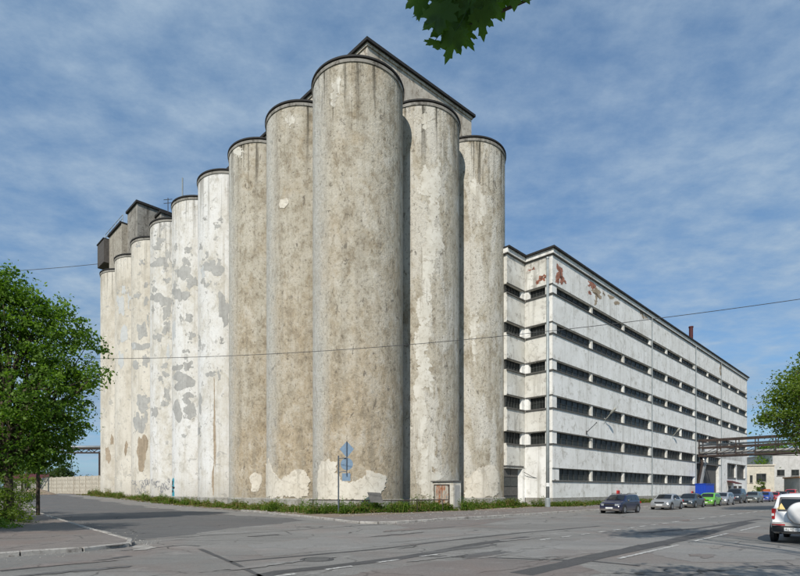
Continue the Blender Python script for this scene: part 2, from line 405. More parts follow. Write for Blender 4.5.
def interp(tab, x):
    if x <= tab[0][0]: return tab[0][1]
    for (x0, y0), (x1, y1) in zip(tab, tab[1:]):
        if x <= x1: return y0 + (y1 - y0) * (x - x0) / (x1 - x0)
    return tab[-1][1]
LT = [(16.8, 5.0), (17.6, 5.8), (25, 6.3), (45, 8), (70, 11), (110, 16), (220, 28)]
RT = [(19.2, 18.4), (19.6, 17.7), (20.6, 17.3), (24, 18.2), (28, 19), (40, 21.2), (60, 22), (100, 22.5), (220, 34)]
LK = lambda b: interp(LT, b); RK = lambda b: interp(RT, b)
def strip(name, fa0, fa1, bs, dz, mat, na=4, kind='structure'):
    v = []; f = []
    for b in bs:
        a0, a1 = fa0(b), fa1(b)
        for k in range(na + 1):
            a = a0 + (a1 - a0) * k / na; v.append(W(a, b, zg(a, b) + dz))
    m = na + 1
    for j in range(len(bs) - 1):
        for k in range(na): f.append((j * m + k, j * m + k + 1, (j + 1) * m + k + 1, (j + 1) * m + k))
    return tag(obj(name, v, f, mat, origin=(0, 0, 0)), kind=kind)
tag(obj('main_road', [W(-90, -6, 0), W(600, -6, 0), W(600, 21.2, 0), W(-90, 21.2, 0)], [(0, 1, 2, 3)], M_ROAD, origin=(0, 0, 0)), kind='structure')
bs = [19.25, 20, 21, 22, 24, 26, 28] + list(range(31, 221, 3))
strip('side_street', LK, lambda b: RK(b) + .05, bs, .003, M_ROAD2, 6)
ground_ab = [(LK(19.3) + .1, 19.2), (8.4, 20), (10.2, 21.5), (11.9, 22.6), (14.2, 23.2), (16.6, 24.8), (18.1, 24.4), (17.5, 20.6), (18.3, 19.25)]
strip('pale_road_edge', lambda b: RK(b) - interp([(24, .2), (30, 2.2), (45, 3.6), (70, 3.2), (100, 2.4), (160, 2.)], b) + .5 * math.sin(b * .7) + .3 * math.sin(b * 1.9), lambda b: RK(b) + .05, list(np.linspace(24, 130, 90)), .006, M_ROAD, 3)
strip('roadside_verge', lambda b: RK(b) + .05, lambda b: 29.0, [26, 28] + list(range(31, 161, 3)), .03, M_DIRT, 6)
strip('footway_beside_silos', lambda b: RK(b) + interp([(19.4, .75), (20.4, .35), (21.5, .2), (25, .17)], b), lambda b: 150., [19.4, 19.7, 20.4, 21, 22, 23, 24, 25], .11, M_WALK, 24)
strip('building_verge', lambda b: RK(b) + .1, lambda b: 150., [25, 26, 27, 28, 29, 30, 31], .10, M_DIRT, 24)
strip('corner_footway', lambda b: LK(b) - interp([(16, 40), (30, 30), (31, 4.0), (45, 3.2), (110, 3)], b), lambda b: LK(b) - .12, [16.95, 17.3, 17.7, 19, 21, 23, 25, 27, 30, 31] + list(range(34, 120, 4)), .10, M_WALK, 10)
# kerbs: single stones
def kerb(name, line, stone=1.45, w=.17, h=.13, mat=M_KERB, seed=1, far=60):
    root = empty(name, W(line[0][0], line[0][1], 0)); tag(root, kind='structure')
    r_ = random.Random(seed); pts = []
    L = [0.]
    for p, q in zip(line, line[1:]): L.append(L[-1] + math.hypot(q[0] - p[0], q[1] - p[1]))
    def at(s):
        for k in range(len(line) - 1):
            if s <= L[k + 1] or k == len(line) - 2:
                t = (s - L[k]) / (L[k + 1] - L[k]); p, q = line[k], line[k + 1]
                return (p[0] + (q[0] - p[0]) * t, p[1] + (q[1] - p[1]) * t)
    s = 0.
    while s < L[-1] - .1:
        e = min(s + stone, L[-1]); p, q = at(s + .02), at(e - .02)
        d = (q[0] - p[0], q[1] - p[1]); l = math.hypot(*d); d = (d[0] / l, d[1] / l); nn = (-d[1], d[0])
        j = r_.uniform(-.018, .018); hz = h + r_.uniform(-.02, .012); hz2 = h + r_.uniform(-.02, .012)
        mb = MB(); c = .025
        prof = [(-w / 2, -.15), (-w / 2, 0), (-w / 2 + c, 1), (w / 2 - c, 1), (w / 2, 0), (w / 2, -.15)]
        for (pt, hh) in ((p, hz), (q, hz2)):
            z0 = zg(*pt)
            for (o_, zt) in prof:
                zz = z0 + (hh if zt == 1 else hh - c if zt == 0 else zt)
                mb.v.append(W(pt[0] + nn[0] * (o_ + j), pt[1] + nn[1] * (o_ + j), zz))
        for k in range(5): mb.f.append((k, k + 6, k + 7, k + 1)); mb.m.append(0)
        mb.f += [(0, 1, 2, 3, 4, 5), (11, 10, 9, 8, 7, 6)]; mb.m += [0, 0]
        mb.build('kerb_stone', mat, root)
        s = e
    return root
kerb('kerb_at_corner', [(-25, 16.85), (4.4, 16.85), (4.95, 16.98), (5.4, 17.3), (5.72, 17.75), (5.86, 19)] + [(LK(b) - .06, b) for b in (25, 32, 40, 50, 60, 72)], seed=3)
kerb('kerb_beside_silos', [(RK(b) + .1, b) for b in (40, 34, 28, 24, 21.5)] + [(17.42, 20.7), (17.5, 20.3), (17.66, 19.95), (17.92, 19.65), (18.3, 19.44), (18.8, 19.35), (19.4, 19.33), (140, 19.33)], 1.0, seed=4)

# road markings and repair strips, each a thin sheet just above the asphalt
def ground_poly(name, pts_ab, dz, mat, kind='structure', seed=0, jag=0.):
    if jag: pts_ab = rough_line(pts_ab, seed, jag, max(.3, jag * 3))
    return tag(obj(name, [W(a, b, zg(a, b) + dz) for a, b in pts_ab], [tuple(range(len(pts_ab)))], mat), kind=kind)
def px_ab(px, py): return AB(*gpx(px, py))
ground_poly('junction_asphalt', ground_ab, .008, M_ROAD, seed=4, jag=.16)  # main road asphalt; its ragged rim draws the edge of the painted shade
def dash(a0, a1, b, w=.13): 
    o = obj('lane_dash', [W(a0, b - w / 2, .012), W(a1, b - w / 2, .012), W(a1, b + w / 2, .012), W(a0, b + w / 2, .012)], [(0, 1, 2, 3)], M_PAINT, markings); return o
markings = tag(empty('road_markings', (0, 0, 0)), kind='structure')
a = 2.2
while a < 70:
    if not (11.5 < a < 15.5): dash(a, a + (.75 if a < 30 else 1.5), 9.05 + .25 * math.sin(a * .06), .13 if a < 20 else .17)
    a += 1.55 if a < 30 else 2.3
for a0, a1 in ((13.2, 17.8), (19.5, 24.), (26, 30.), (34, 37), (42, 45)): dash(a0, a1, 5.35, .12)
for a0, a1 in ((24, 27.5), (29, 33), (36, 38)): dash(a0, a1, 18.3, .12)
def ribbon(name, pxs, w, mat, dz=.006, seed=0):
    pts = [px_ab(*p) for p in pxs]; fine = []
    for p, q in zip(pts, pts[1:]):
        m = max(2, int(math.hypot(q[0] - p[0], q[1] - p[1]) / .5))
        fine += [(p[0] + (q[0] - p[0]) * k / m, p[1] + (q[1] - p[1]) * k / m) for k in range(m)]
    fine.append(pts[-1]); r_ = random.Random(seed); Lf = []; Rt = []; wo = 0
    for k, p in enumerate(fine):
        q = fine[min(k + 1, len(fine) - 1)]; o = fine[max(k - 1, 0)]
        d = (q[0] - o[0], q[1] - o[1]); l = math.hypot(*d) or 1; nn = (-d[1] / l, d[0] / l)
        wo = wo * .8 + r_.uniform(-.06, .06); hw = w / 2 * (1 + .6 * wo) + r_.uniform(-.015, .015)
        Lf.append((p[0] + nn[0] * (hw + wo * w), p[1] + nn[1] * (hw + wo * w))); Rt.append((p[0] - nn[0] * (hw - wo * w), p[1] - nn[1] * (hw - wo * w)))
    n = len(fine); v = [W(*p, dz) for p in Lf + Rt]; f = [(k, k + 1, n + k + 1, n + k) for k in range(n - 1)]
    return tag(obj(name, v, f, mat), kind='structure')
ribbon('tar_seam', [(150, 600), (280, 572), (330, 567), (400, 558), (440, 551), (470, 545), (530, 537)], .42, M_TAR, .007, 1)
ribbon('tar_seam', [(230, 562), (300, 556), (380, 549), (440, 541.5), (520, 533), (600, 526)], .16, M_TAR, .007, 2)
ribbon('tar_seam', [(520, 574), (600, 556), (650, 546), (692, 537), (750, 522)], .55, M_TAR, .007, 3)
ribbon('tar_seam', [(420, 556), (500, 558), (590, 561), (640, 566)], .12, M_TAR, .008, 4)
ribbon('tar_seam', [(200, 549), (240, 566), (262, 577)], .12, M_TAR, .007, 5)
ribbon('tar_seam', [(0, 571), (60, 565), (130, 556)], .22, M_TAR, .007, 6)
ribbon('tar_seam', [(120, 551), (185, 545), (200, 546)], .10, M_TAR, .007, 7)
ribbon('tar_seam', [(640, 533), (700, 528), (760, 519)], .3, M_TAR, .007, 8)
def px_poly(name, pxs, mat, dz, seed, jag=.12): return ground_poly(name, [px_ab(*p) for p in pxs], dz, mat, seed=seed, jag=jag)
px_poly('pale_asphalt_patch', [(250, 545), (330, 536), (420, 531), (520, 532), (440, 541), (330, 551), (262, 556)], M_ROAD3, .004, 1)
px_poly('pale_asphalt_patch', [(460, 552), (540, 543), (640, 535), (680, 537), (600, 553), (540, 558)], M_ROAD3, .0045, 2)
px_poly('pale_asphalt_patch', [(640, 552), (700, 540), (770, 545), (840, 555), (760, 562), (690, 562)], M_ROAD3, .0042, 3)
px_poly('rusty_asphalt_patch', [(330, 578), (400, 566), (480, 558), (560, 562), (600, 572), (540, 590), (420, 600)], M_ROAD4, .0044, 4)
px_poly('rusty_asphalt_patch', [(385, 522.5), (440, 520.5), (520, 518), (470, 526), (420, 530)], M_ROAD4, .0046, 5, .06)
px_poly('dark_asphalt_patch', [(40, 506), (110, 506), (180, 512), (300, 523), (240, 527), (150, 536), (128, 540), (88, 522)], M_TAR, .05, 6, .1) if False else None
for i, (cx_, cy_) in enumerate(((130, 546.5),)):
    x, y = gpx(cx_ + 12, cy_ + 1.2)
    px_poly('kerb_ramp_concrete', [(133, 546.6), (150, 545.2), (155, 547.5), (148, 550), (132, 551)], M_KERB, .015, 9, .04)
rp = random.Random(33)
for i in range(26):                    # worn spots and small repairs scattered over the junction
    px, py = rp.uniform(40, 780), 520 + 52 * rp.random() ** 1.3
    a, b = px_ab(px, py)
    if not (0 < b < 18.3) or (b > 16 and a < 6.5): continue
    la, lb = rp.uniform(.4, 1.9), rp.uniform(.12, .4)
    ground_poly('asphalt_repair', [(a + u, b + w) for u, w in blob(la, lb, 16, 300 + i, .4)], .0095 + .0002 * i, (M_ROAD2, M_ROAD4, M_ROAD3, M_ROAD3)[i % 4], seed=i, jag=.07)
# manhole
x, y = gpx(317, 559.5)
mh = empty('manhole_cover', (x, y, 0), 'round iron manhole cover sunk in the asphalt left of the lane dashes', 'manhole')
MB().lathe([(0, .018), (.30, .018), (.31, .012), (.31, -.02)], (x, y, 0), 32).build('lid', M_SILL, mh)
MB().lathe([(.33, -.02), (.33, .016), (.42, .014), (.44, -.02)], (x, y, 0), 32).build('rim', M_TAR, mh)

# ------------------------------------------------------------------ the grain elevator
ZC = 44.0
C0 = (-.0813 * ZC, ZC); SR = .0866 * ZC
TL, TR = .1190 * ZC, .1232 * ZC
elev = empty('grain_elevator', (C0[0], C0[1], 0), 'huge concrete grain elevator with two rows of tall round silos', 'grain elevator')
YS = {('L', 0): 54, ('L', 1): 98.8, ('L', 2): 136.5, ('L', 3): 168, ('L', 4): 194.6, ('L', 5): 217, ('L', 6): 235.6, ('L', 7): 253, ('L', 8): 268, ('R', 1): 98.3, ('R', 2): 134.8}
SIL = {}
RIM = .14
for (side, k), yt in YS.items():
    cx = C0[0] + (-TL if side == 'L' else TR) * k; cy = C0[1] + (TL if side == 'L' else TR) * k
    H = EYE + (HY - yt) / F * (cy - SR - RIM)
    SIL[(side, k)] = dict(c=(cx, cy), H=H)
for (side, k), s in SIL.items():
    cx, cy = s['c']; H = s['H']; white = side == 'L' and k >= 3
    n = 112
    prof = [(SR, -.3)] + [(SR, z) for z in np.linspace(1.0, H - .5, 14)]
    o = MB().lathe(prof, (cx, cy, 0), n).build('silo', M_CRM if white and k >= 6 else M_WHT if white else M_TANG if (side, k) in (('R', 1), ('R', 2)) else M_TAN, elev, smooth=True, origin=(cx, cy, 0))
    s['o'] = o
    # plinth ring, concrete lip, black flashing
    MB().lathe([(SR - .05, -.4), (SR + .13, -.4), (SR + .13, .92), (SR + .07, 1.0), (SR - .05, 1.02)], (cx, cy, 0), 80).build('plinth', M_PLINTH, o, smooth=True, sharp=30)
    MB().lathe([(SR - .05, H - .52), (SR + .07, H - .50), (SR + .09, H - .27), (SR + .02, H - .26), (SR + .02, H - .21), (SR - .05, H - .205)], (cx, cy, 0), n).build('rim_lip', M_TOWER, o, smooth=True, sharp=30)
    MB().lathe([(SR - .1, H - .20), (SR + RIM, H - .16), (SR + RIM, H - .02), (SR + RIM - .05, H), (SR - .3, H)], (cx, cy, 0), n).build('rim_flashing', M_BLACK, o, smooth=True, sharp=30)
    MB().lathe([(.01, H + .25), (SR - .28, H - .03)], (cx, cy, 0), 48).build('silo_roof', M_BLACK, o, smooth=True)
def cyl_hit(key, px, py):
    cx, cy = SIL[key]['c']; dx = (px - CX) / F; dy = 1.
    A = dx * dx + 1; B = -2 * (dx * cx + cy); C = cx * cx + cy * cy - SR * SR
    D = B * B - 4 * A * C
    t = (-B - math.sqrt(max(0, D))) / (2 * A)
    X, Y = dx * t, t; th = math.atan2(Y - cy, X - cx); z = EYE + (HY - py) / F * t
    return th * SR, z
def clip(poly, x0, keep_hi):
    out = []
    for i, p in enumerate(poly):
        q = poly[(i + 1) % len(poly)]; ip = (p[0] >= x0) == keep_hi or p[0] == x0; iq = (q[0] >= x0) == keep_hi or q[0] == x0
        if ip: out.append(p)
        if ip != iq:
            t = (x0 - p[0]) / (q[0] - p[0]); out.append((x0, p[1] + (q[1] - p[1]) * t))
    return out
def silo_patch(key, pxs, mat, th=.02, jag=.07, seed=0, name='plaster_patch'):
    cx, cy = SIL[key]['c']
    poly = [cyl_hit(key, *p) for p in pxs]
    if jag: poly = rough_line(poly, seed, jag, .3)
    smin, smax = min(p[0] for p in poly), max(p[0] for p in poly)
    if smax - smin < .06 or smax - smin > SR * 3: return
    mb = MB()
    def P(p, r): t = p[0] / SR; return Vector((cx + r * math.cos(t), cy + r * math.sin(t), p[1]))
    ds = .32; k = math.floor(smin / ds)
    while k * ds < smax:
        c = clip(poly, k * ds, True)
        if len(c) > 2: c = clip(c, (k + 1) * ds, False)
        if len(c) > 2: mb.quad(*[P(p, SR + th) for p in c])
        k += 1
    m = len(poly)
    for i in range(m): mb.quad(P(poly[i], SR + th), P(poly[i], SR - .02), P(poly[(i + 1) % m], SR - .02), P(poly[(i + 1) % m], SR + th))
    return mb.build(name, mat, SIL[key]['o'])
GREY = {3: [(213, 268, 8.5, 7), (223.5, 309, 5.5, 13), (217, 226, 3.2, 1.8), (207, 254, 1.8, 2.6), (207, 285, 2.5, 2), (201, 247, 1.4, 2.6), (221, 219, 1.6, 1.4), (211, 374, 4, 3), (219, 374, 1.5, 3.5), (200.5, 403, 1.6, 9), (199, 431, 1.5, 3), (212, 262, 3, 2), (203, 281, 1.5, 3), (219, 262, 1.6, 4), (200, 344, 1.2, 4), (205, 219, 1.2, 1.6), (222, 340, 1.2, 1.5)],
        4: [(188.6, 249.5, 3.5, 2.5), (184, 273, 8.5, 6), (186, 262, 3.6, 4), (191.5, 283, 4.5, 6), (180, 295, 6.5, 6.5), (189, 317.6, 4, 3.8), (181, 317, 1.6, 2), (175, 287, 1.7, 5), (192, 336, 3.3, 3.5), (177.5, 367.5, 4.2, 4), (188, 366, 5, 3.6), (184, 381, 11.5, 7.3), (187.5, 397.5, 6, 4.2), (177.6, 411, 4.6, 9), (190.5, 410.6, 5, 9), (186, 351, 3, 2), (184, 436, 2, 2), (176, 247, 1.6, 3), (174.5, 262, 1, 2), (186, 358, 2, 1.4)],
        5: [(160.6, 241, 4.6, 2.8), (157, 247.6, 4, 2.4), (159.5, 262, 7, 4.3), (168, 255, 2.4, 5), (165.5, 265, 3, 2.5), (167, 280, 3.4, 2.6), (154.5, 289.6, 2, 3), (161, 299.5, 9, 5.6), (167, 311, 3.4, 9), (158, 337, 4.4, 3.6), (166.5, 329, 3.4, 5), (164.5, 366, 3.5, 2), (160.6, 378.5, 2.5, 2.5), (165.6, 374.5, 3.4, 2.6), (167, 394, 3.2, 5.5), (165, 403.5, 4, 3), (154.6, 412, 3, 5), (153, 309, 1.2, 3), (168, 324, 2.4, 3), (154, 281, 1.2, 1.5), (163, 227, 1.5, 1.4)],
        6: [(137, 296, 3, 2), (146, 301, 2.6, 4), (142, 331, 5, 8), (141.5, 346.6, 8, 4), (135.8, 365, 3, 4.5), (145.6, 360.6, 3.4, 6), (143, 403, 6.5, 8.5), (137, 421, 3, 9), (144, 421, 3, 8), (140.5, 427, 5, 4), (138, 246, 2, 1.5), (146, 285, 2, 2.6), (142, 262, 1.6, 2), (148, 320, 1.2, 5)],
        7: [(121, 305, 3, 11), (124, 290, 2, 4), (129, 300, 1.4, 6)]}
for k, lst in GREY.items():
    for i, (px, py, rx, ry) in enumerate(lst):
        silo_patch(('L', k), [(px + x, py + y) for x, y in blob(rx, ry, 22, k * 50 + i, .42)], M_PATCH_GREY if k != 7 else M_PATCH_LIGHT, .015, .085, k * 31 + i)
        if i % 2 == 0:
            for q_ in range(3): silo_patch(('L', k), [(px + rx * rnd.uniform(-1.6, 1.6) + x, py + ry * rnd.uniform(-2.2, 2.2) + y) for x, y in [(0, 0)]] and [(px + _dx + x, py + _dy + y) for _dx, _dy in [(rx * rnd.uniform(-1.5, 1.5), ry * rnd.uniform(-2.2, 2.2))] for x, y in blob(rnd.uniform(.5, 1.1), rnd.uniform(.5, 1.3), 12, q_ + i * 7 + k * 97, .5)], M_PATCH_GREY, .014, .05, q_)
for i, (k, px, py, rx, ry) in enumerate(((7, 124, 334, 4.4, 7), (7, 121, 360, 2.4, 9), (6, 133.5, 346, 1.5, 4), (5, 168, 352, 1.6, 8), (3, 203, 272, 2, 5), (4, 174, 330, 1.5, 9))):
    silo_patch(('L', k), [(px + x, py + y) for x, y in blob(rx, ry, 20, 900 + i, .4)], M_PATCH_LIGHT, .015, .09, i)
silo_patch(('L', 6), [(142 + x, 452 + y) for x, y in blob(5, 17, 26, 77, .35)], M_PATCH_BROWN, .012, .05, 3)
for i, (key, px, py, rx, ry) in enumerate(((('L', 8), 108, 455, 2.4, 8), (('L', 8), 112, 440, 1.5, 5), (('L', 7), 126, 448, 1.6, 6), (('L', 3), 214.5, 430, 1.1, 38), (('L', 3), 213, 480, 1.2, 12))):
    silo_patch(key, [(px + x, py + y) for x, y in blob(rx, ry, 24, 400 + i, .35)], M_PATCH_BROWN, .012, .03, i)
JG = .16
silo_patch(('L', 1), [(264.6, 497), (264.6, 466), (269, 460), (274.6, 474), (280, 480), (285.6, 475), (291, 474), (298, 468), (306, 471), (309.5, 482), (309.5, 498)], M_PATCH_CREAM, .05, JG, 5)
silo_patch(('L', 2), [(255.7 + x, 482 + y) for x, y in blob(6, 9, 24, 12)], M_PATCH_CREAM, .03, .06, 6)
silo_patch(('L', 0), [(318, 500), (319, 472), (320.5, 460.5), (329, 460.5), (336, 462), (337, 472), (341, 480), (345.5, 481), (351, 483), (359, 481), (363.6, 474), (370.5, 470), (376, 473), (384.4, 476), (385, 487), (379, 497), (370.5, 500)], M_PATCH_CREAM, .05, JG, 7)
silo_patch(('R', 2), [(465.6, 498), (465.6, 478), (472.5, 476), (476, 470), (488, 466), (496, 468), (498.5, 478), (497.5, 494), (491, 497)], M_PATCH_CREAM, .05, JG, 8)
silo_patch(('L', 1), [(279, 205), (281, 200), (287, 198), (289, 203), (285, 208), (280, 208)], M_PATCH_CREAM, .03, .04, 9)
for i, (key, px, py, rx, ry) in enumerate(((('L', 0), 336, 86, 3, 6), (('L', 0), 333.5, 98, 3.4, 6.5), (('L', 2), 238, 152, 4, 6), (('L', 1), 290, 120, 4, 6), (('R', 1), 430, 182, 8, 18), (('R', 1), 427, 262, 6, 22), (('R', 1), 425, 300, 5, 18), (('R', 1), 424, 360, 6, 26), (('R', 1), 421, 420, 5, 24), (('R', 1), 427, 458, 8, 20), (('R', 1), 424, 120, 6, 9), (('R', 1), 433, 225, 9, 26), (('R', 1), 424, 330, 7, 22), (('R', 1), 420, 390, 5, 30), (('R', 1), 428, 480, 9, 16), (('R', 2), 480, 200, 6, 16), (('R', 2), 474, 330, 4, 20))):
    silo_patch(key, [(px + x, py + y) for x, y in blob(rx, ry, 30, 600 + i, .55)], M_PATCH_PALE, .012, .2, 20 + i)
# scribbled graffiti on two silos
def scribble(key, x0, x1, y0, y1, n, mat, seed, w=.05):
    r_ = random.Random(seed); mb = MB(); cx, cy = SIL[key]['c']
    for i in range(n):
        px = x0 + (x1 - x0) * (i + .5) / n; py = r_.uniform(y0 + 2, y1 - 2); t0 = r_.uniform(0, 6); pts = []
        rx, ry = r_.uniform(1., 2.1), r_.uniform(1.6, 4.2)
        for j in range(14):
            t = t0 + j * r_.uniform(.25, .45); pts.append((px + rx * math.cos(t) + .12 * j * r_.uniform(-.5, 1), py + ry * math.sin(t * r_.choice([1, 1, 1.2]))))
        q = [cyl_hit(key, *p) for p in pts]
        P = lambda p, dz=0: Vector((cx + (SR + .012) * math.cos(p[0] / SR), cy + (SR + .012) * math.sin(p[0] / SR), p[1] + dz))
        for p_, q_ in zip(q, q[1:]):
            d = Vector((q_[0] - p_[0], q_[1] - p_[1])); 
            if d.length < 1e-4: continue
            nn = Vector((-d.y, d.x)).normalized() * w / 2
            mb.quad(P((p_[0] + nn.x, p_[1] + nn.y)), P((p_[0] - nn.x, p_[1] - nn.y)), P((q_[0] - nn.x, q_[1] - nn.y)), P((q_[0] + nn.x, q_[1] + nn.y)))
    mb.build('graffiti', mat, SIL[key]['o'])
M_SPRAY = plain('grey_spray_paint', (.24, .24, .245), .7); M_SPRAYB = plain('teal_spray_paint', (.05, .30, .38), .7); M_SPRAYK = plain('black_spray_paint', (.02, .02, .025), .7)
scribble(('L', 6), 132, 149, 477, 495, 10, M_SPRAY, 4, .06); scribble(('L', 5), 152, 169, 477, 494, 10, M_SPRAY, 8, .06)
silo_patch(('L', 4), [(172.5 + x, 488 + y) for x, y in blob(2.2, 8, 22, 31, .35)], M_SPRAYB, .008, .03, 1, 'graffiti')
for i, (x, y) in enumerate(((172.3, 483), (173.4, 487.5), (172, 491.5))):
    silo_patch(('L', 4), [(x + p, y + q) for p, q in blob(1.1, 1.5, 14, 40 + i, .5)], M_SPRAYK, .014, .02, i, 'graffiti')
# inner core, gallery and headhouse
a_c, b_c = AB(*C0)
a8, b8 = AB(*SIL[('L', 8)]['c'])
MB().box(a_c + .2, 47.6, b_c + .2, b8 - .5, 0, 34.6).build('core_wall', M_TOWER, elev)  # hidden box, added to block light between the silos
GZ = 40.75
ga, gb = 29.6, 33.6
def tilted(mb, z_min):                  # the gallery roof falls gently towards the left silo row
    for p_ in mb.v:
        if p_.z > z_min: p_.z += 1.15 * (AB(p_.x, p_.y)[0] - ga) / 15.
    return mb
g_ = tilted(MB().box(ga, 44.4, gb, 88.5, 34.5, GZ - .35), 36).build('gallery', M_GALLERY, elev)
tilted(MB().box(ga - .3, 44.75, gb - .3, 88.6, GZ - .28, GZ - .02), 0).build('roof', M_BLACK, g_)
tilted(MB().box(ga - .1, 44.5, gb - .1, 88.5, GZ - .55, GZ - .30), 0).build('cornice', M_GALLERY, g_)
rt = MB()
for i in range(16): rt.tube([W(ga - .03, 36 + i * 3.3, 36.5), W(ga - .03, 36 + i * 3.3, GZ - .65)], .06, 6)
rt.build('downpipe', M_RUST, g_)
t1 = MB().box(28.6, 33.9, 87.9, 92.6, 36, 47.6).build('headhouse_block', M_TOWER, elev)
MB().box(28.35, 34.1, 87.65, 92.8, 47.6, 47.95).build('roof_slab', M_BLACK, t1)
t1b = MB().box(31.4, 38.5, 85.6, 87.9, 36, 46.2).build('headhouse_block', M_TOWER, elev)
MB().box(31.2, 38.7, 85.4, 87.9, 46.2, 46.55).build('roof_slab', M_BLACK, t1b)
t2 = MB().box(27.7, 33, 92.6, 99.2, 33, 45.7).build('headhouse_block', wall_mat('grey_tower_concrete', (.42, .39, .33), (.33, .3, .25), (.12, .1, .08), .8, 1.1), elev)
MB().box(27.45, 33.2, 92.65, 99.4, 45.7, 46.05).build('roof_slab', M_BLACK, t2)
M_CABIN = plain('dark_grey_boards', (.09, .082, .075), .85, var=.3)
hb = MB().box(26.9, 29.4, 99.2, 103.0, 41.2, 45.2).build('hanging_cabin', M_CABIN, elev)
MB().box(26.75, 29.6, 99.25, 103.15, 45.2, 45.4).build('cabin_roof', M_BLACK, hb)
for i in range(9): MB().box(26.86 , 26.9, 99.25 + i * .42, 99.25 + i * .42 + .38, 41.25, 45.15).build('board', M_CABIN, hb)
rl = MB()
for b_ in np.linspace(93, 102.5, 6): rl.tube([W(28, b_, 45.2), W(28, b_, 47.4)], .05, 5)
for zz in (46.8, 47.4): rl.tube([W(28, 93, zz), W(28, 102.5, zz)], .05, 5)
rl.build('roof_railing', M_STEEL, t2)
mb = MB(); p = W(30, 82.5, 44.5)
x_, y_ = (182.5 - CX) / F, 1.
def on_b(px, py, b):                    # pixel ray meets the vertical plane at distance b across the street
    t_ = (px - CX) / F; Y = b / Q / (1 - t_); return Vector((t_ * Y, Y, EYE + (HY - py) / F * Y))
def on_a(px, py, a):
    t_ = (px - CX) / F; Y = a / Q / (1 + t_); return Vector((t_ * Y, Y, EYE + (HY - py) / F * Y))
p = on_a(182.5, 193, 31); q = on_a(182.5, 178, 31)
MB().tube([Vector((p.x, p.y, 39)), q], .10, 6).build('roof_mast', M_STEEL, elev)
p = on_a(168, 198, 33)
mb = MB().tube([Vector((p.x, p.y, 44)), p], .06, 6)
for k in (-1, 1): mb.tube([p + Vector((-.7, 0, -.6 + .3 * k)), p + Vector((.7, 0, -.5 + .3 * k))], .05, 5)
mb.build('antenna', M_WIRE, elev)
# silo corner fillets: rough mortar where neighbouring silos meet are left as cut by the cylinders themselves

# roadside plant that grows on the headhouse
# ------------------------------------------------------------------ cabinet, rail, panel, sign at the elevator's foot
c1 = SIL[('R', 1)]['c']
ka, kb, kw, kd, kh = 32.6, 26.5, 1.0, 2.25, 2.42
kio = empty('switch_cabinet', W(ka + kw / 2, kb + kd / 2, .1), 'small concrete utility cabinet with rust-streaked door at the foot of the silos', 'cabinet')
MB().box(ka, ka + kw, kb, kb + kd, .0, kh).build('housing', M_PATCH_PALE, kio)
MB().box(ka - .1, ka + kw + .06, kb - .06, kb + kd + .1, kh, kh + .10).build('roof_slab', M_SILL, kio)
d_ = MB().box(ka - .04, ka - .002, kb + .45, kb + 1.95, .3, 2.15).build('door', M_RUSTDOOR, kio)
MB().box(ka - .07, ka - .002, kb + .37, kb + .45, .3, 2.22).box(ka - .07, ka - .002, kb + 1.95, kb + 2.03, .3, 2.22).box(ka - .07, ka - .002, kb + .45, kb + 1.95, 2.15, 2.22).build('door_frame', M_RUST, kio)
MB().box(ka - .1, ka - .04, kb + .6, kb + .66, 1.1, 1.3).build('handle', M_STEEL, d_)
MB().box(ka - .05, ka - .041, kb + 1.19, kb + 1.22, .32, 2.13).build('door_seam', M_RUST, d_)
MB().box(ka + .15, ka + .8, kb - .03, kb - .002, .35, 2.15).build('side_panel', M_PATCH_GREY, kio)

rail = empty('pipe_railing', W(24, 27.4, .1), 'low rusty pipe railing in the weeds before the front silo', 'railing')
pA, pB = Vector((-6.4, 38.0, 0)), Vector((3.2, 38.6, 0))
for t_ in np.linspace(0, 1, 6):
    p = pA.lerp(pB, t_); MB().tube([p + Vector((0, 0, .0)), p + Vector((0, 0, 1.05))], .035, 6).build('post', M_RUST, rail)
MB().tube([pA + Vector((-.3, 0, 1.03)), pA.lerp(pB, .5) + Vector((0, 0, .98)), pB + Vector((.4, 0, 1.02))], .04, 7).build('rail', M_RUST, rail)
pn = MB()
pv = [Vector((-2.15, 37.75, .86)), Vector((-1.2, 37.75, .82)), Vector((-1.45, 38.05, 1.55)), Vector((-2.42, 38.05, 1.6))]
pn.quad(*pv); pn.quad(*[q_ + Vector((0, .03, 0)) for q_ in reversed(pv)])
for k in range(4): pn.quad(pv[k], pv[k] + Vector((0, .03, 0)), pv[(k + 1) % 4] + Vector((0, .03, 0)), pv[(k + 1) % 4])
tag(pn.build('metal_sheet', M_SILL), 'dark tilted metal sheet hung on the low pipe railing', 'metal sheet')

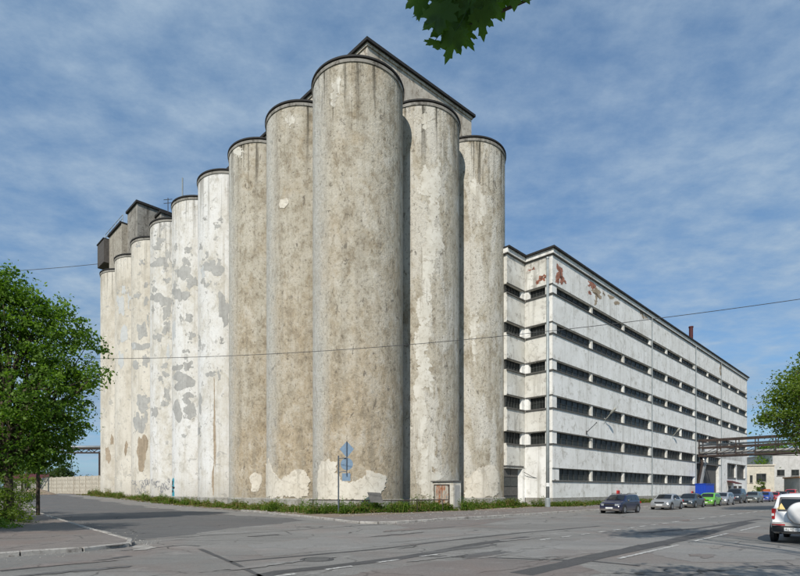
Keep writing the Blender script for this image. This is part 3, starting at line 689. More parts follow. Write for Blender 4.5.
M_SIGNBLUE = plain('sky_tinted_sign_back', (.17, .25, .34), .55, var=.15, scale=6); M_SIGNDK = plain('sign_post_steel', (.10, .12, .14), .5, .3)  # blue sign tone: sky reflection painted onto the grey metal backs
sx, sy = (338.5 - CX) / F * 36., 36.
sg = empty('road_sign_post', (sx, sy, .1), 'road sign post with sky-tinted backs of diamond, disc and plate before the silos', 'road sign')
MB().tube([(sx, sy, 0), (sx, sy, 4.15)], .05, 8).build('post', M_SIGNDK, sg)
qx = (346.8 - CX) / F * 36.
MB().tube([(qx, sy - .06, 2.75), (qx, sy - .06, 5.15)], .035, 8).build('sign_mast', M_SIGNDK, sg)
MB().tube([(sx, sy, 3.95), (qx, sy - .06, 4.0)], .03, 6).tube([(sx, sy, 3.0), (qx, sy - .06, 3.05)], .03, 6).build('bracket', M_SIGNDK, sg)
def plate(name, pts, mat, y, th=.02):
    m_ = MB(); m_.quad(*[Vector((p[0], y, p[1])) for p in pts]); m_.quad(*[Vector((p[0], y + th, p[1])) for p in reversed(pts)])
    for k in range(len(pts)):
        p, q_ = pts[k], pts[(k + 1) % len(pts)]; m_.quad(Vector((p[0], y, p[1])), Vector((p[0], y + th, p[1])), Vector((q_[0], y + th, q_[1])), Vector((q_[0], y, q_[1])))
    return m_.build(name, mat, sg)
zc = EYE + (HY - 449) / F * 36; plate('diamond_sign', [(qx, zc - .62), (qx + .50, zc), (qx, zc + .55), (qx - .50, zc)], M_SIGNBLUE, sy)
zc = EYE + (HY - 464) / F * 36; plate('round_sign', [(qx + .43 * math.cos(t), zc + .43 * math.sin(t)) for t in np.linspace(0, 2 * math.pi, 25)[:-1]], M_SIGNBLUE, sy)
zc = EYE + (HY - 477) / F * 36; plate('plate_sign', [(qx - .33, zc - .27), (qx + .25, zc - .27), (qx + .25, zc + .27), (qx - .33, zc + .27)], M_SIGNBLUE, sy)

# ------------------------------------------------------------------ the six-storey warehouse
wc = (15.7, 53.1); wa, wb = AB(*wc)
wh = empty('warehouse', W(wa, wb, 0), 'long white six-storey warehouse with dark ribbon windows beside the silos', 'warehouse')
WL = 86.4; WE = wa + WL; DEP = .32; CORE = .5
TOP = 26.1
rows = [(22.07, 22.97), (17.98, 19.07), (14.2, 15.23), (10.29, 11.53), (6.59, 7.82), (2.78, 4.01)]
secs = [(0., 27.9, 3), (27.9, 48.4, 3), (48.4, 64.6, 2), (64.6, WL, 3)]
PW = .55                                             # pier width
fb = wb; ab_b = wb + 3.24                             # long facade plane, set-back wall plane
# core
MB().box(wa + CORE, WE - .5, fb + CORE, fb + 26, 0, TOP - .4).box(45.3, wa + CORE - .01, ab_b + CORE, ab_b + 20, 0, TOP - .42).build('core_wall', M_SILL, wh)
portal_a = (wa + 49.3, wa + 63.4); portal_z = 6.35
def band(z0, z1, nm, mat):
    cuts = [s[0] for s in secs] + [WL]
    for k in range(len(cuts) - 1):
        a0, a1 = wa + cuts[k] + (.0 if k == 0 else .02), wa + cuts[k + 1] - .02
        if k == 2 and z0 < portal_z - .3: continue
        if k == 3 and z0 < 7: continue
        MB().box(a0, a1, fb, fb + CORE + (.02 if k else 3.2), z0, z1).build(nm, mat, wh) if k else MB().box(a0, a1, fb, fb + CORE, z0, z1).build(nm, mat, wh)
# spandrels on the long side
zl = [0.] + [x for r_ in reversed(rows) for x in r_] + [TOP]
for k in range(0, len(zl), 2):
    z0, z1 = zl[k], zl[k + 1]
    if z1 < 3: continue
    band(z0, z1, 'spandrel', M_FACADE)
# ground course above plinth, plinth
MB().box(wa, wa + 48.4, fb, fb + CORE, .95, 2.78).build('spandrel', M_FACADE, wh)
MB().box(wa - .05, wa + 48.4, fb - .06, fb + CORE, -.1, .95).build('plinth', M_PLINTH, wh)
# section 3 over the portal, section 4 lower walls
MB().box(wa + 48.42, wa + 64.58, fb, fb + CORE, portal_z, 6.59).build('spandrel', M_FACADE, wh)
MB().box(wa + 48.42, portal_a[0], fb, fb + CORE, 0, portal_z).build('portal_jamb', M_FACADE, wh)
MB().box(portal_a[1], wa + 64.58, fb, fb + 5.5, 0, portal_z).build('portal_jamb', M_FACADE, wh)
MB().box(portal_a[0], portal_a[1], fb + 5.2, fb + 5.4, 0, portal_z).build('portal_back_wall', M_FRAME, wh)
w4 = wa + 64.6
MB().box(w4 + .02, WE, fb, fb + CORE, 0, 4.3).box(w4 + .02, w4 + 5, fb, fb + CORE, 4.3, 7.0).box(WE - 2, WE, fb, fb + CORE, 4.3, 7.0).box(w4 + 11.5, w4 + 12.6, fb, fb + CORE, 4.3, 7.0).build('spandrel', M_FACADE, wh)
MB().box(w4 + .02, WE, fb, fb + CORE, 7.0, 10.29).build('spandrel', M_FACADE, wh)
MB().box(WE - .5, WE, fb + CORE, fb + 26, 0, TOP - .01).build('end_wall', M_FACADE, wh)
def window(a0, a1, z0, z1, plane, along='a', cols=6, rws=2):
    """steel frame with bars, a pane behind it, a dark ledge below"""
    m_ = MB(); q = lambda u0, u1, d0, d1, za, zb: (m_.box(u0, u1, plane + d0, plane + d1, za, zb) if along == 'a' else m_.box(plane + d0, plane + d1, u0, u1, za, zb))
    d0, d1 = DEP - .06, DEP
    t = .05
    q(a0, a1, d0, d1, z0, z0 + t); q(a0, a1, d0, d1, z1 - t, z1); q(a0, a0 + t, d0, d1, z0 + t, z1 - t); q(a1 - t, a1, d0, d1, z0 + t, z1 - t)
    for k in range(1, cols):
        u = a0 + (a1 - a0) * k / cols; w = .06 if k % 3 == 0 else .025
        q(u - w / 2, u + w / 2, d0 + .004, d1, z0 + t, z1 - t)
    for k in range(1, rws):
        zz = z0 + (z1 - z0) * k / rws; q(a0 + t, a1 - t, d0 + .008, d1, zz - .015, zz + .015)
    o = m_.build('window', M_FRAME, wh)
    p_ = MB()
    if along == 'a': p_.quad(W(a0, plane + DEP + .01, z0), W(a1, plane + DEP + .01, z0), W(a1, plane + DEP + .01, z1), W(a0, plane + DEP + .01, z1))
    else: p_.quad(W(plane + DEP + .01, a0, z0), W(plane + DEP + .01, a1, z0), W(plane + DEP + .01, a1, z1), W(plane + DEP + .01, a0, z1))
    p_.build('pane', M_GLASS, o)
    return o
for ri, (z0, z1) in enumerate(rows):
    for si, (s0, s1, nw) in enumerate(secs):
        if ri == 5 and si >= 2: continue
        if ri == 4 and si == 3: continue
        bay = (s1 - s0 - PW * .5) / nw
        for k in range(nw):
            e0 = wa + s0 + PW * .55 + k * bay + (PW * .0)
            e0 = wa + s0 + (1.0 if (k == 0 and si == 0) else PW * .5 if k == 0 else 0) + k * bay + (PW * .5 if k else 0)
            e1 = wa + s0 + (k + 1) * bay - PW * .5 + (PW * .25 if k == nw - 1 else 0)
            if si == 0 and ri == 5 and k == 0: e0 += .5
            window(e0, e1, z0, z1, fb, 'a', 6 if si == 0 else 5)
            # splayed white pier after each window
            nx = wa + s0 + (k + 1) * bay + PW * .5 if k < nw - 1 else wa + s1 - .02
            mp = MB().prism([(e1 - .08, fb + DEP + .05), (e1 + .12, fb + .05), (nx - .04, fb + .05), (nx + .0, fb + DEP + .05)], z0 + .002, z1 - .002)
            mp.build('pier', M_FACADE2, wh)
            if k == 0:
                st0 = wa + s0 + .02
                MB().prism([(st0, fb + DEP + .05), (st0, fb + .05), (e0 - .03, fb + .05), (e0, fb + DEP + .05)], z0 + .002, z1 - .002).build('pier', M_FACADE, wh)
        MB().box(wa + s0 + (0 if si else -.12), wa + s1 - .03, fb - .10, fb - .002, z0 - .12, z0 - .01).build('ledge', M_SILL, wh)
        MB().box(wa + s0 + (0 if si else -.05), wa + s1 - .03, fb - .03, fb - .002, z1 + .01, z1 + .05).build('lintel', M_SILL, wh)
# large windows, door and awning in the far section
for a0, a1 in ((w4 + 5, w4 + 11.5), (w4 + 12.6, WE - 2)):
    window(a0, a1, 4.3, 7.0, fb, 'a', 4, 2)
    MB().box(a0 - .1, a1 + .1, fb - .15, fb - .002, 4.12, 4.28).build('ledge', M_SILL, wh)
    MB().box(a0 - .1, a1 + .1, fb - .2, fb - .002, 7.0, 7.12).build('lintel', M_SILL, wh)
dr = MB().box(w4 + 5.6, w4 + 7.4, fb - .05, fb - .002, 0, 2.5).build('door', M_FRAME, wh)
MB().box(w4 + 7.2, w4 + 7.25, fb - .1, fb - .05, 1.0, 1.2).build('handle', M_ZINC, dr)
MB().quad(W(w4 + 4.6, fb - .01, 3.5), W(w4 + 9.2, fb - .01, 3.5), W(w4 + 9.2, fb - 1.5, 3.0), W(w4 + 4.6, fb - 1.5, 3.0)).quad if False else None
aw = MB().prism([(w4 + 4.6, fb - .01), (w4 + 9.2, fb - .01), (w4 + 9.2, fb - 1.6), (w4 + 4.6, fb - 1.6)], 2.95, 3.1)
for i_, p_ in enumerate(aw.v):
    if AB(p_.x, p_.y)[1] > fb - .5: p_.z += .55
aw.build('awning', M_MAROON, wh)
for a0 in (w4 + 10, w4 + 14): MB().box(a0, a0 + 2.6, fb - .03, fb - .002, 1.0, 2.6).build('notice_board', M_RUST, wh)
# end face B and set-back wall A
zz = [(zl[k], zl[k + 1]) for k in range(0, len(zl), 2)]
for z0, z1 in zz:
    if z1 < 3: z0, z1 = .95, 2.78
    MB().box(wa, wa + CORE - .02, fb + CORE, ab_b + CORE, z0 if z1 > 5.5 else max(z0, .95), z1).build('spandrel', M_FACADE2 if z1 > 8 else M_FACADE, wh)
    if z1 > 5.5 and z0 > 4.2 or z0 > 4.0: MB().box(45.2, wa - .002, ab_b, ab_b + CORE, z0, z1).build('spandrel', M_FACADE2, wh)
MB().box(wa, wa + CORE - .02, fb + CORE, ab_b + CORE, 2.78, 4.01).build('spandrel', M_FACADE, wh)
MB().box(wa - .06, wa - .002, fb, ab_b - .1, -.1, .95).build('plinth', M_PLINTH, wh)
for z0, z1 in rows[:5]:
    window(fb + .95, ab_b - .55, z0, z1, wa, 'b', 5)
    MB().prism([(wa + .05, fb + CORE), (wa + .05, fb + .85), (wa + DEP + .05, fb + .95), (wa + DEP + .05, fb + CORE)], z0 + .002, z1 - .002).build('pier', M_FACADE, wh)
    MB().prism([(wa - .5, ab_b + .06), (wa - .02, ab_b + .02), (wa + .06, ab_b - .40), (wa + DEP, ab_b - .5), (wa + DEP, ab_b + DEP), (wa - .6, ab_b + DEP)], z0 + .002, z1 - .002).build('pier', M_FACADE, wh)
    window(45.35, wa - .62, z0, z1, ab_b, 'a', 5)
    MB().box(wa - .13, wa - .002, fb - .12, ab_b - .14, z0 - .14, z0 - .01).build('ledge', M_SILL, wh)
    MB().box(45.1, wa - .14, ab_b - .13, ab_b - .002, z0 - .14, z0 - .01).build('ledge', M_SILL, wh)
    MB().box(wa - .07, wa - .002, fb - .05, ab_b - .08, z1 + .01, z1 + .10).build('lintel', M_SILL, wh)
    MB().box(45.15, wa - .08, ab_b - .07, ab_b - .002, z1 + .01, z1 + .10).build('lintel', M_SILL, wh)
# gate in the set-back wall
gate = MB().box(45.0, wa - .75, ab_b + .42, ab_b + .5, .1, 4.15).build('gate', M_FRAME, wh)
for i_ in range(4):
    for j_ in range(2):
        a0 = 45.05 + j_ * 1.43
        MB().box(a0, a0 + 1.35, ab_b + .37, ab_b + .42, .2 + i_ * .98, 1.08 + i_ * .98).build('gate_panel', M_SILL if i_ % 2 else M_FRAME, gate)
MB().prism([(wa - .75, ab_b + .5), (wa - .45, ab_b), (wa - .002, ab_b), (wa - .002, ab_b + .5)], 0, 4.15).build('gate_jamb', M_FACADE, wh)
MB().box(45.1, wa - .3, ab_b - .06, ab_b + .5, 4.15, 4.3).build('gate_lintel', M_SILL, wh)
# roof edge: white cornice, black coping
def edge(o1, o2, z0, z1, nm, mat):
    pts = [(45.0, ab_b - o1), (wa - o1, ab_b - o1), (wa - o1, fb - o1), (WE + o1, fb - o1), (WE + o1, fb + 26), (45.0, fb + 26)]
    MB().prism(pts, z0, z1).build(nm, mat, wh)
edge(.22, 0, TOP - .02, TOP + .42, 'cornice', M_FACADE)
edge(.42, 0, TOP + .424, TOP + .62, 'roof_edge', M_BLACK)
edge(.10, 0, TOP - .12, TOP - .024, 'cornice_shadow_strip', M_SILL)  # dark strip standing in for the shadow line under the cornice
for u in (27.9, 48.4, 64.6):
    MB().tube([W(wa + u, fb - .17, .3), W(wa + u, fb - .17, TOP)], .055, 6).build('downpipe', M_STEEL, wh)
ch = on_b(691, 340, fb + 2.5); cha, chb = AB(ch.x, ch.y)
zt = on_b(691, 326.5, fb + 2.5).z
MB().lathe([(.34, TOP), (.34, zt - .3), (.40, zt - .25), (.40, zt), (.28, zt), (.28, zt - .5)], (ch.x, ch.y, 0), 16).build('chimney', M_MAROON, wh, smooth=True, sharp=40)
# fallen plaster with brick behind it, on the top storey
def facade_patch(pxs, plane, along, mat, off=.012, seed=0, jag=.05, name='bare_brick_patch'):
    hit = (lambda p: on_b(p[0], p[1], plane - off)) if along == 'a' else (lambda p: on_a(p[0], p[1], plane - off))
    pts = [hit(p) for p in pxs]; uv = [((AB(p.x, p.y)[0] if along == 'a' else AB(p.x, p.y)[1]), p.z) for p in pts]
    uv = rough_line(uv, seed, jag, .18)
    fr = (lambda u, z, o_: W(u, plane - o_, z)) if along == 'a' else (lambda u, z, o_: W(plane - o_, u, z))
    m_ = MB(); m_.quad(*[fr(u, z, off) for u, z in uv])
    for k in range(len(uv)): p, q_ = uv[k], uv[(k + 1) % len(uv)]; m_.quad(fr(*p, off), fr(*q_, off), fr(*q_, -.02), fr(*p, -.02))
    m_.build(name, mat, wh)
def bl(px, py, rx, ry, seed, amp=.4, skew=0.): return [(px + x, py + y + skew * x) for x, y in blob(rx, ry, 24, seed, amp)]
for i_, (px, py, rx, ry, pl_, mm_, sk_) in enumerate(((559.5, 273, 3.4, 6.5, 'a', 0, .5), (562.5, 280, 2.6, 3.5, 'a', 0, .5), (557.5, 281, 1.5, 2, 'a', 0, .5), (592, 285, 3.6, 3.2, 'a', 0, .6), (597, 292, 4.2, 3.6, 'a', 1, .6), (590, 293, 1.4, 1.4, 'a', 0, .6), (596, 301, 1.6, 3.5, 'a', 1, .6), (611, 297, 2.8, 1.8, 'a', 1, .6), (617, 303, 2.6, 1.6, 'a', 1, .6), (604, 294, 1.2, 1., 'a', 1, .6), (541, 279, 4.6, 2.6, 'b', 0, -.4), (545, 276, 1.6, 1.6, 'b', 0, -.4), (532, 269.5, 3, .9, 'b', 0, -.4), (537, 283, 1.3, .9, 'b', 0, -.4), (642, 314, 1.8, 2.4, 'a', 1, .6), (646, 317, 1.2, 1.2, 'a', 1, .6), (721, 366, 1.2, 3.0, 'a', 1, 0.), (720.5, 373, .8, 2.0, 'a', 1, 0.))):
    facade_patch(bl(px, py, rx, ry, 70 + i_, .55, sk_), fb if pl_ == 'a' else wa, pl_, (M_BRICK, M_PATCH_BROWN)[mm_], seed=i_, jag=.09)
for i_, (px, py, rx, ry) in enumerate(((568, 300, 3, 4), (603, 318, 5, 4), (630, 345, 4, 4), (575, 340, 6, 5), (560, 375, 4, 8), (600, 380, 6, 5), (533, 300, 5, 7), (536, 345, 5, 8), (515, 300, 3, 8))):
    pass
# wall lamps: bracket with lamp head standing out from the facade, and a small bare bracket
M_LAMP = plain('lamp_grey', (.34, .34, .30), .5, .2)
for i_, (px, py, ex, ey) in enumerate(((604.5, 420, 616, 407.5), (672.5, 436, 680, 428))):
    p = on_b(px, py, fb - .02); pa, pb = AB(p.x, p.y)
    t_ = (ex - CX) / F; d = (t_ * p.y - p.x) / (1 + t_) * 1.414 ; e = W(pa, pb - d, 0); e.z = EYE + (HY - ey) / F * e.y
    L_ = empty('wall_lamp', p, ('street lamp on a bent arm fixed to the warehouse wall above the parked navy car', 'second street lamp bracket on the warehouse wall, farther along the street')[i_], 'street lamp', 'lamps on the warehouse wall')
    MB().tube([p, p.lerp(e, .25) + Vector((0, 0, -.08)), p.lerp(e, .5)], .055, 8).build('arm', M_LAMP, L_)
    mid = p.lerp(e, .48); dv = (e - mid); h_ = MB().tube([mid, mid + dv * .12, mid + dv * .45, mid + dv * .9, e], [.06, .11, .16, .15, .05], 10).build('lamp_head', M_LAMP, L_, smooth=True)
    MB().tube([p + Vector((0, 0, -.35)), p + Vector((0, 0, .25))], .07, 8).build('wall_plate', M_STEEL, L_)
p = on_b(586.5, 432.5, fb - .02); pa, pb = AB(p.x, p.y); e = W(pa, pb - 1.15, 0); e.z = p.z + 1.0
br = empty('wall_bracket', p, 'thin dark bracket on the warehouse wall left of the bent street lamp', 'bracket')
MB().tube([p, e], .04, 6).build('arm', M_WIRE, br); MB().tube([p + Vector((0, 0, -.2)), p + Vector((0, 0, .2))], .09, 8).build('wall_plate', M_WIRE, br)
MB().tube([e + Vector((0, 0, -.06)), e + Vector((0, 0, .08))], .06, 8).build('insulator', M_WIRE, br)
for i_, (px, py) in enumerate(((619, 493.5), (693, 493.5))):
    p = on_b(px, py, fb - .2); pa, pb = AB(p.x, p.y)
    rb = empty('hydrant_box', p, ('small red box on the warehouse wall above the navy car', 'small red box on the warehouse wall left of the blue container')[i_], 'wall box', 'red boxes on the warehouse wall')
    MB().box(pa - .3, pa + .3, pb, pb + .18, p.z - .4, p.z + .4).build('case', M_RED, rb)
    MB().box(pa - .25, pa + .25, pb - .02, pb, p.z - .35, p.z + .35).build('door', M_RED, rb)
# tall pole at the warehouse corner
px_, py_ = (547.6 - CX) / F * 50., 50.
po = empty('tall_steel_pole', (px_, py_, .1), 'tall grey steel pole standing in the grass at the warehouse corner', 'pole')
MB().tube([(px_, py_, 0), (px_, py_, 8), (px_, py_, 24.2)], [.17, .15, .12], 12).build('shaft', M_STEEL, po, smooth=True)
MB().lathe([(.17, .1), (.26, .12), (.26, .9), (.18, 1.0)], (px_, py_, 0), 12).build('base_collar', M_STEEL, po)
MB().lathe([(.18, 2.1), (.185, 2.1), (.185, 2.45), (.18, 2.45)], (px_, py_, 0), 12).build('white_tag', plain('white_tag', (.75, .75, .72)), po)
MB().lathe([(.0, 24.35), (.15, 24.3), (.16, 24.15), (.12, 24.1)], (px_, py_, 0), 12).build('cap', M_STEEL, po)

# ------------------------------------------------------------------ cables
def cable(name, p, q, sag, r, label):
    pts = []
    for k in range(41):
        t = k / 40; w_ = Vector(p).lerp(Vector(q), t); w_.z -= 4 * sag * t * (1 - t); pts.append(w_)
    return tag(MB().tube(pts, r, 5).build(name, M_WIRE), label, 'cable')
def wood_pole(x, y, h, label):
    r_ = empty('utility_pole', (x, y, zg(*AB(x, y))), label, 'pole')
    MB().tube([(x, y, -.2), (x, y, h)], [.12, .08], 10).build('shaft', M_BARK, r_)
    MB().box(-.7, .7, -.06, .06, h - .6, h - .45, lambda a, b, z: Vector((x + a, y + b, z))).build('crossarm', M_BARK, r_)
    for k in (-.6, .6): MB().lathe([(.02, 0), (.05, .02), (.05, .12), (.02, .16)], (x + k, y, h - .45), 8).build('insulator', M_ZINC, r_)
    return r_
wl = ((38 - CX) / F * 34., 34., 10.6); wr = (20.5, 22.4, 10.55)
wood_pole(wl[0], wl[1], 10.9, 'wooden utility pole half hidden behind the left tree'); wood_pole(wr[0], wr[1], 10.8, 'wooden utility pole on the near side of the street')
cable('overhead_cable', (wl[0], wl[1], 10.45), (wr[0], wr[1], 10.5), .95, .016, 'thin dark cable strung across the front of the silos')
e = on_a(98, 262.5, 27)
far = Vector((-104, 92, 40.5))
fm_ = empty('radio_mast', (far.x, far.y, 0), 'slender steel mast left of the picture that carries the upper cable', 'mast')
MB().tube([(far.x, far.y, -.5), (far.x, far.y, 42)], [.5, .2], 8).build('shaft', M_STEEL, fm_)
cable('overhead_cable', (hb.location.x + elev.location.x, hb.location.y + elev.location.y, 42), far, 1.0, .045, 'thin cable running left from the elevator headhouse')
cable('loose_cable', on_b(524, 472, ab_b - .1), on_b(556, 479.5, fb - .1), .35, .03, 'slack cable hanging along the warehouse wall at its corner')

# ------------------------------------------------------------------ pipe bridge over the street
ba = on_b(698, 440, fb).to_2d(); bra = AB(*ba)[0]
bridge = empty('pipe_bridge', W(bra, 10, 0), 'rusty steel truss pipe bridge from the warehouse across the street', 'bridge')
bb0, bb1 = fb + .0, -6.
zb, zm, ztp = 7.55, 9.0, 10.25
for i_, da in enumerate((0., 2.2)):
    for z_, w_ in ((zb, .16), (zm, .12), (ztp, .14)):
        MB().box(bra + da - w_, bra + da + w_, bb1, bb0 - .02, z_ - w_, z_ + w_).build('chord', M_RUST, bridge)
    n_ = 12
    for k in range(n_ + 1):
        b_ = bb0 - .2 + (bb1 - bb0 + .3) * k / n_
        MB().box(bra + da - .07, bra + da + .07, b_ - .07, b_ + .07, zb + .17, ztp - .15).build('upright', M_RUST, bridge)
        if k < n_:
            b2 = b_ + (bb1 - bb0 + .3) / n_
            MB().tube([W(bra + da, b_, zb + .1), W(bra + da, b2, zm - .1)], .05, 5).build('diagonal', M_RUST, bridge)
for k in range(13):
    b_ = bb0 - .2 + (bb1 - bb0 + .3) * k / 12
    MB().box(bra + .08, bra + 2.12, b_ - .06, b_ + .06, zb - .05, zb + .07).build('cross_beam', M_RUST, bridge)
for da, z_, r_ in ((.7, zb + .55, .24), (1.4, zb + .5, .2), (.9, zm + .45, .16)):
    MB().tube([W(bra + da, bb0 + .4, z_), W(bra + da, bb1, z_)], r_, 10).build('pipe', plain('lagged_pipe', (.42, .42, .40), .6), bridge, smooth=True)
for da in (0., 2.2):
    MB().box(bra + da - .2, bra + da + .2, bb1 - .2, bb1 + .2, 0, zb - .17).build('leg', M_RUST, bridge)
# drop pipes into the portal
for da, r_ in ((.4, .22), (1.5, .3), (2.4, .18)):
    MB().tube([W(bra + da, fb - .3, zb + .3), W(bra + da + .1, fb - .5, zb - 1.2), W(bra + da + .5, fb + .3, 2.5), W(bra + da + .5, fb + .3, .1)], r_, 8).build('drop_pipe', M_RUST if da < 1 else M_ZINC, bridge, smooth=True)
# blue container below
c0_ = fb - 2.4; c1_ = fb - .9
cb0 = on_b(705.5, 497, c0_); ca = AB(cb0.x, cb0.y)[0]; cl_ = 5.0
con = empty('blue_container', W(ca + 2, fb - 2, .1), 'bright blue metal container standing under the pipe bridge', 'container')
ctop = 2.7
MB().box(ca, ca + cl_, c0_, c1_, .12, ctop).build('shell', M_BLUE, con)
for k in range(12): MB().box(ca + .1 + k * .41, ca + .3 + k * .41, c0_ - .05, c0_ - .002, .25, ctop - .15).build('rib', M_BLUE, con)
for k in range(4): MB().box(ca - .05, ca - .002, c0_ + .1 + k * .36, c0_ + .3 + k * .36, .25, ctop - .15).build('rib', M_BLUE, con)
MB().box(ca - .08, ca + cl_ + .08, c0_ - .08, c1_ + .08, ctop, ctop + .12).build('roof', M_BLUE, con)

# ------------------------------------------------------------------ vehicles (local frame: x forward, y left, z up)
def paint(name, col, flake=.0):
    m, nt, b = material(name)
    co = nt.add('ShaderNodeTexCoord').outputs['Object']
    n = nt.noise(co, 1.7, 5, .6); z = nt.add('ShaderNodeSeparateXYZ', {0: co}).outputs[2]
    dust = nt.math('MULTIPLY', nt.rng(z, .55, .1), nt.rng(n, .3, .7, .3, .9))
    nt.set(b.inputs['Base Color'], nt.mix(dust, col, (.19, .165, .135)))
    nt.set(b.inputs['Roughness'], nt.math('ADD', nt.math('MULTIPLY', dust, .4), .28))
    b.inputs['Metallic'].default_value = flake; b.inputs['Coat Weight'].default_value = .6; b.inputs['Coat Roughness'].default_value = .06
    return m
M_TYRE = plain('tyre_rubber', (.022, .022, .022), .85, var=.2); M_ALLOY = plain('alloy_rim', (.42, .42, .43), .35, .7)
M_CARGLASS = plain('car_glass', (.012, .014, .016), .06, var=.05, spec=.6); M_TRIM = plain('black_plastic_trim', (.025, .025, .026), .6)
M_LIGHT = plain('headlight_glass', (.42, .44, .46), .12, .3); M_TAIL = plain('tail_light_red', (.36, .012, .014), .2); M_PLATE = plain('number_plate_white', (.72, .72, .70), .5)
M_AMBER = plain('amber_lens', (.6, .18, .02), .3); M_SILVERTRIM = plain('grey_sill_plastic', (.30, .30, .31), .6)
PROF = {   # (x, top) as fractions of length and height, front at +.5; belt height; rear glass span; windscreen span
 'wagon': dict(top=[(-.5, .50), (-.49, .64), (-.475, .70), (-.43, .93), (-.38, .985), (-.2, 1.), (.02, .99), (.10, .96), (.265, .655), (.36, .615), (.45, .55), (.485, .48), (.5, .38)], belt=.63, rw=(-.472, -.435), ws=(.115, .25), sw=[(-.40, -.26), (-.245, -.06), (-.045, .17)]),
 'sedan': dict(top=[(-.5, .48), (-.49, .62), (-.45, .68), (-.36, .70), (-.20, .95), (-.1, 1.), (.02, .99), (.09, .96), (.25, .66), (.35, .62), (.45, .55), (.485, .48), (.5, .38)], belt=.63, rw=(-.345, -.215), ws=(.105, .24), sw=[(-.24, -.06), (-.045, .16)]),
 'hatch': dict(top=[(-.5, .46), (-.49, .60), (-.47, .68), (-.40, .93), (-.33, .985), (-.15, 1.), (.05, .985), (.12, .95), (.30, .655), (.38, .61), (.46, .53), (.49, .46), (.5, .36)], belt=.62, rw=(-.465, -.41), ws=(.135, .285), sw=[(-.36, -.22), (-.2, .0), (.015, .2)]),
 'suv': dict(top=[(-.5, .40), (-.495, .60), (-.485, .66), (-.455, .94), (-.42, .985), (-.2, 1.), (.0, .99), (.07, .96), (.20, .68), (.34, .64), (.45, .59), (.485, .52), (.5, .38)], belt=.64, rw=(-.482, -.457), ws=(.085, .19), sw=[(-.43, -.28), (-.265, -.09), (-.075, .13)]),
}
def make_car(name, L, Wd, H, kind, pm, label, loc, rz, group=None, clearance=.17, wr=.31, rails=False, front=True):
    root = empty(name, (loc[0], loc[1], 0), label, 'car', group, local=True, rz=rz)
    pr = PROF[kind]; top = pr['top']; hw = Wd / 2
    def tp(x): return interp(top, x)
    xs_ = sorted(set([t[0] for t in top] + list(np.linspace(-.46, .46, 24))))
    def sec(fx):
        t = tp(fx); belt = min(pr['belt'], t - .03) ; g = max(0, (t - belt) / (1 - pr['belt']))
        e = abs(fx) / .5; w = hw * (1 - .13 * max(0, (e - .72) / .28) ** 2)
        rw_ = w * (.955 - .20 * min(1, g)); z0 = clearance + .10 * max(0, (e - .86) / .14) * H * .5
        x = fx * L
        return [(x, w * .86, z0), (x, w * .965, z0 + .05 * H), (x, w, .38 * H), (x, w * .985, belt * H - .02), (x, w * .955, belt * H), (x, rw_, t * H - .035 * (.4 + g)), (x, rw_ * .86, t * H), (x, rw_ * .45, t * H + .018 * min(1, g + .5)), (x, 0, t * H + .024 * min(1, g + .5))]
    secs_ = [sec(x) for x in xs_]; v_ = []; f_ = []
    m_ = len(secs_[0])
    for s_ in secs_:
        v_ += [Vector(p) for p in s_] + [Vector((p[0], -p[1], p[2])) for p in reversed(s_[:-1])]
    k_ = 2 * m_ - 1
    for i in range(len(secs_) - 1):
        for j in range(k_): f_.append((i * k_ + j, i * k_ + (j + 1) % k_, (i + 1) * k_ + (j + 1) % k_, (i + 1) * k_ + j))
    f_.append(tuple(range(k_))); f_.append(tuple((len(secs_) - 1) * k_ + j for j in reversed(range(k_))))
    body = obj('body', v_, f_, pm, root, origin=(0, 0, 0), smooth=True, sharp=38)
    def lerp3(p, q, t): return tuple(p[k] + (q[k] - p[k]) * t for k in range(3))
    for sgn in (1, -1):
        for (x0, x1) in pr['sw']:
            g_ = MB(); nn = 6; rows_ = []
            for k in range(nn + 1):
                s_ = sec(x0 + (x1 - x0) * k / nn); lo, hi = lerp3(s_[4], s_[5], .10), lerp3(s_[4], s_[5], .88)
                rows_.append((Vector((lo[0], sgn * (lo[1] + .008), lo[2])), Vector((hi[0], sgn * (hi[1] + .008), hi[2] - .005))))
            for k in range(nn): g_.quad(rows_[k][0], rows_[k + 1][0], rows_[k + 1][1], rows_[k][1])
            g_.build('side_window', M_CARGLASS, root)
            xm = (x0 + x1) / 2
        for x0 in [w[0] for w in pr['sw'][1:]]:
            s_ = sec(x0 + .02); MB().box(x0 * L + .08, x0 * L + .22, sgn * s_[3][1], sgn * (s_[3][1] + .025), s_[3][2] - .10, s_[3][2] - .07, lambda a, b, z: Vector((a, b, z))).build('door_handle', M_TRIM, root)
        x1 = pr['sw'][-1][1]; s_ = sec(x1)
        mm = MB().lathe([(.01, -.06), (.07, -.05), (.085, 0), (.06, .05), (.01, .06)], (x1 * L + .02, sgn * (s_[4][1] + .10), s_[4][2] + .06), 10, 'x'); mm.build('mirror', pm, root, smooth=True)
    for nm, (x0, x1) in (('windscreen', pr['ws']), ('rear_window', pr['rw'])):
        g_ = MB(); nn = 5; rr = []
        for k in range(nn + 1):
            s_ = sec(x0 + (x1 - x0) * k / nn); w_ = s_[6][1]; z_ = s_[6][2]; c_ = s_[8][2]
            nx = .012 if nm == 'windscreen' else -.012
            rr.append([Vector((s_[6][0] + nx, y * w_ * .96, z_ + (c_ - z_) * (1 - abs(y)) + .012)) for y in (-1, -.5, 0, .5, 1)])
        for k in range(nn):
            for j in range(4): g_.quad(rr[k][j], rr[k][j + 1], rr[k + 1][j + 1], rr[k + 1][j])
        g_.build(nm, M_CARGLASS, root, smooth=True)
    LF = lambda a, b, z: Vector((a, b, z))
    ax = (.5 * L * .63, -.5 * L * .60)
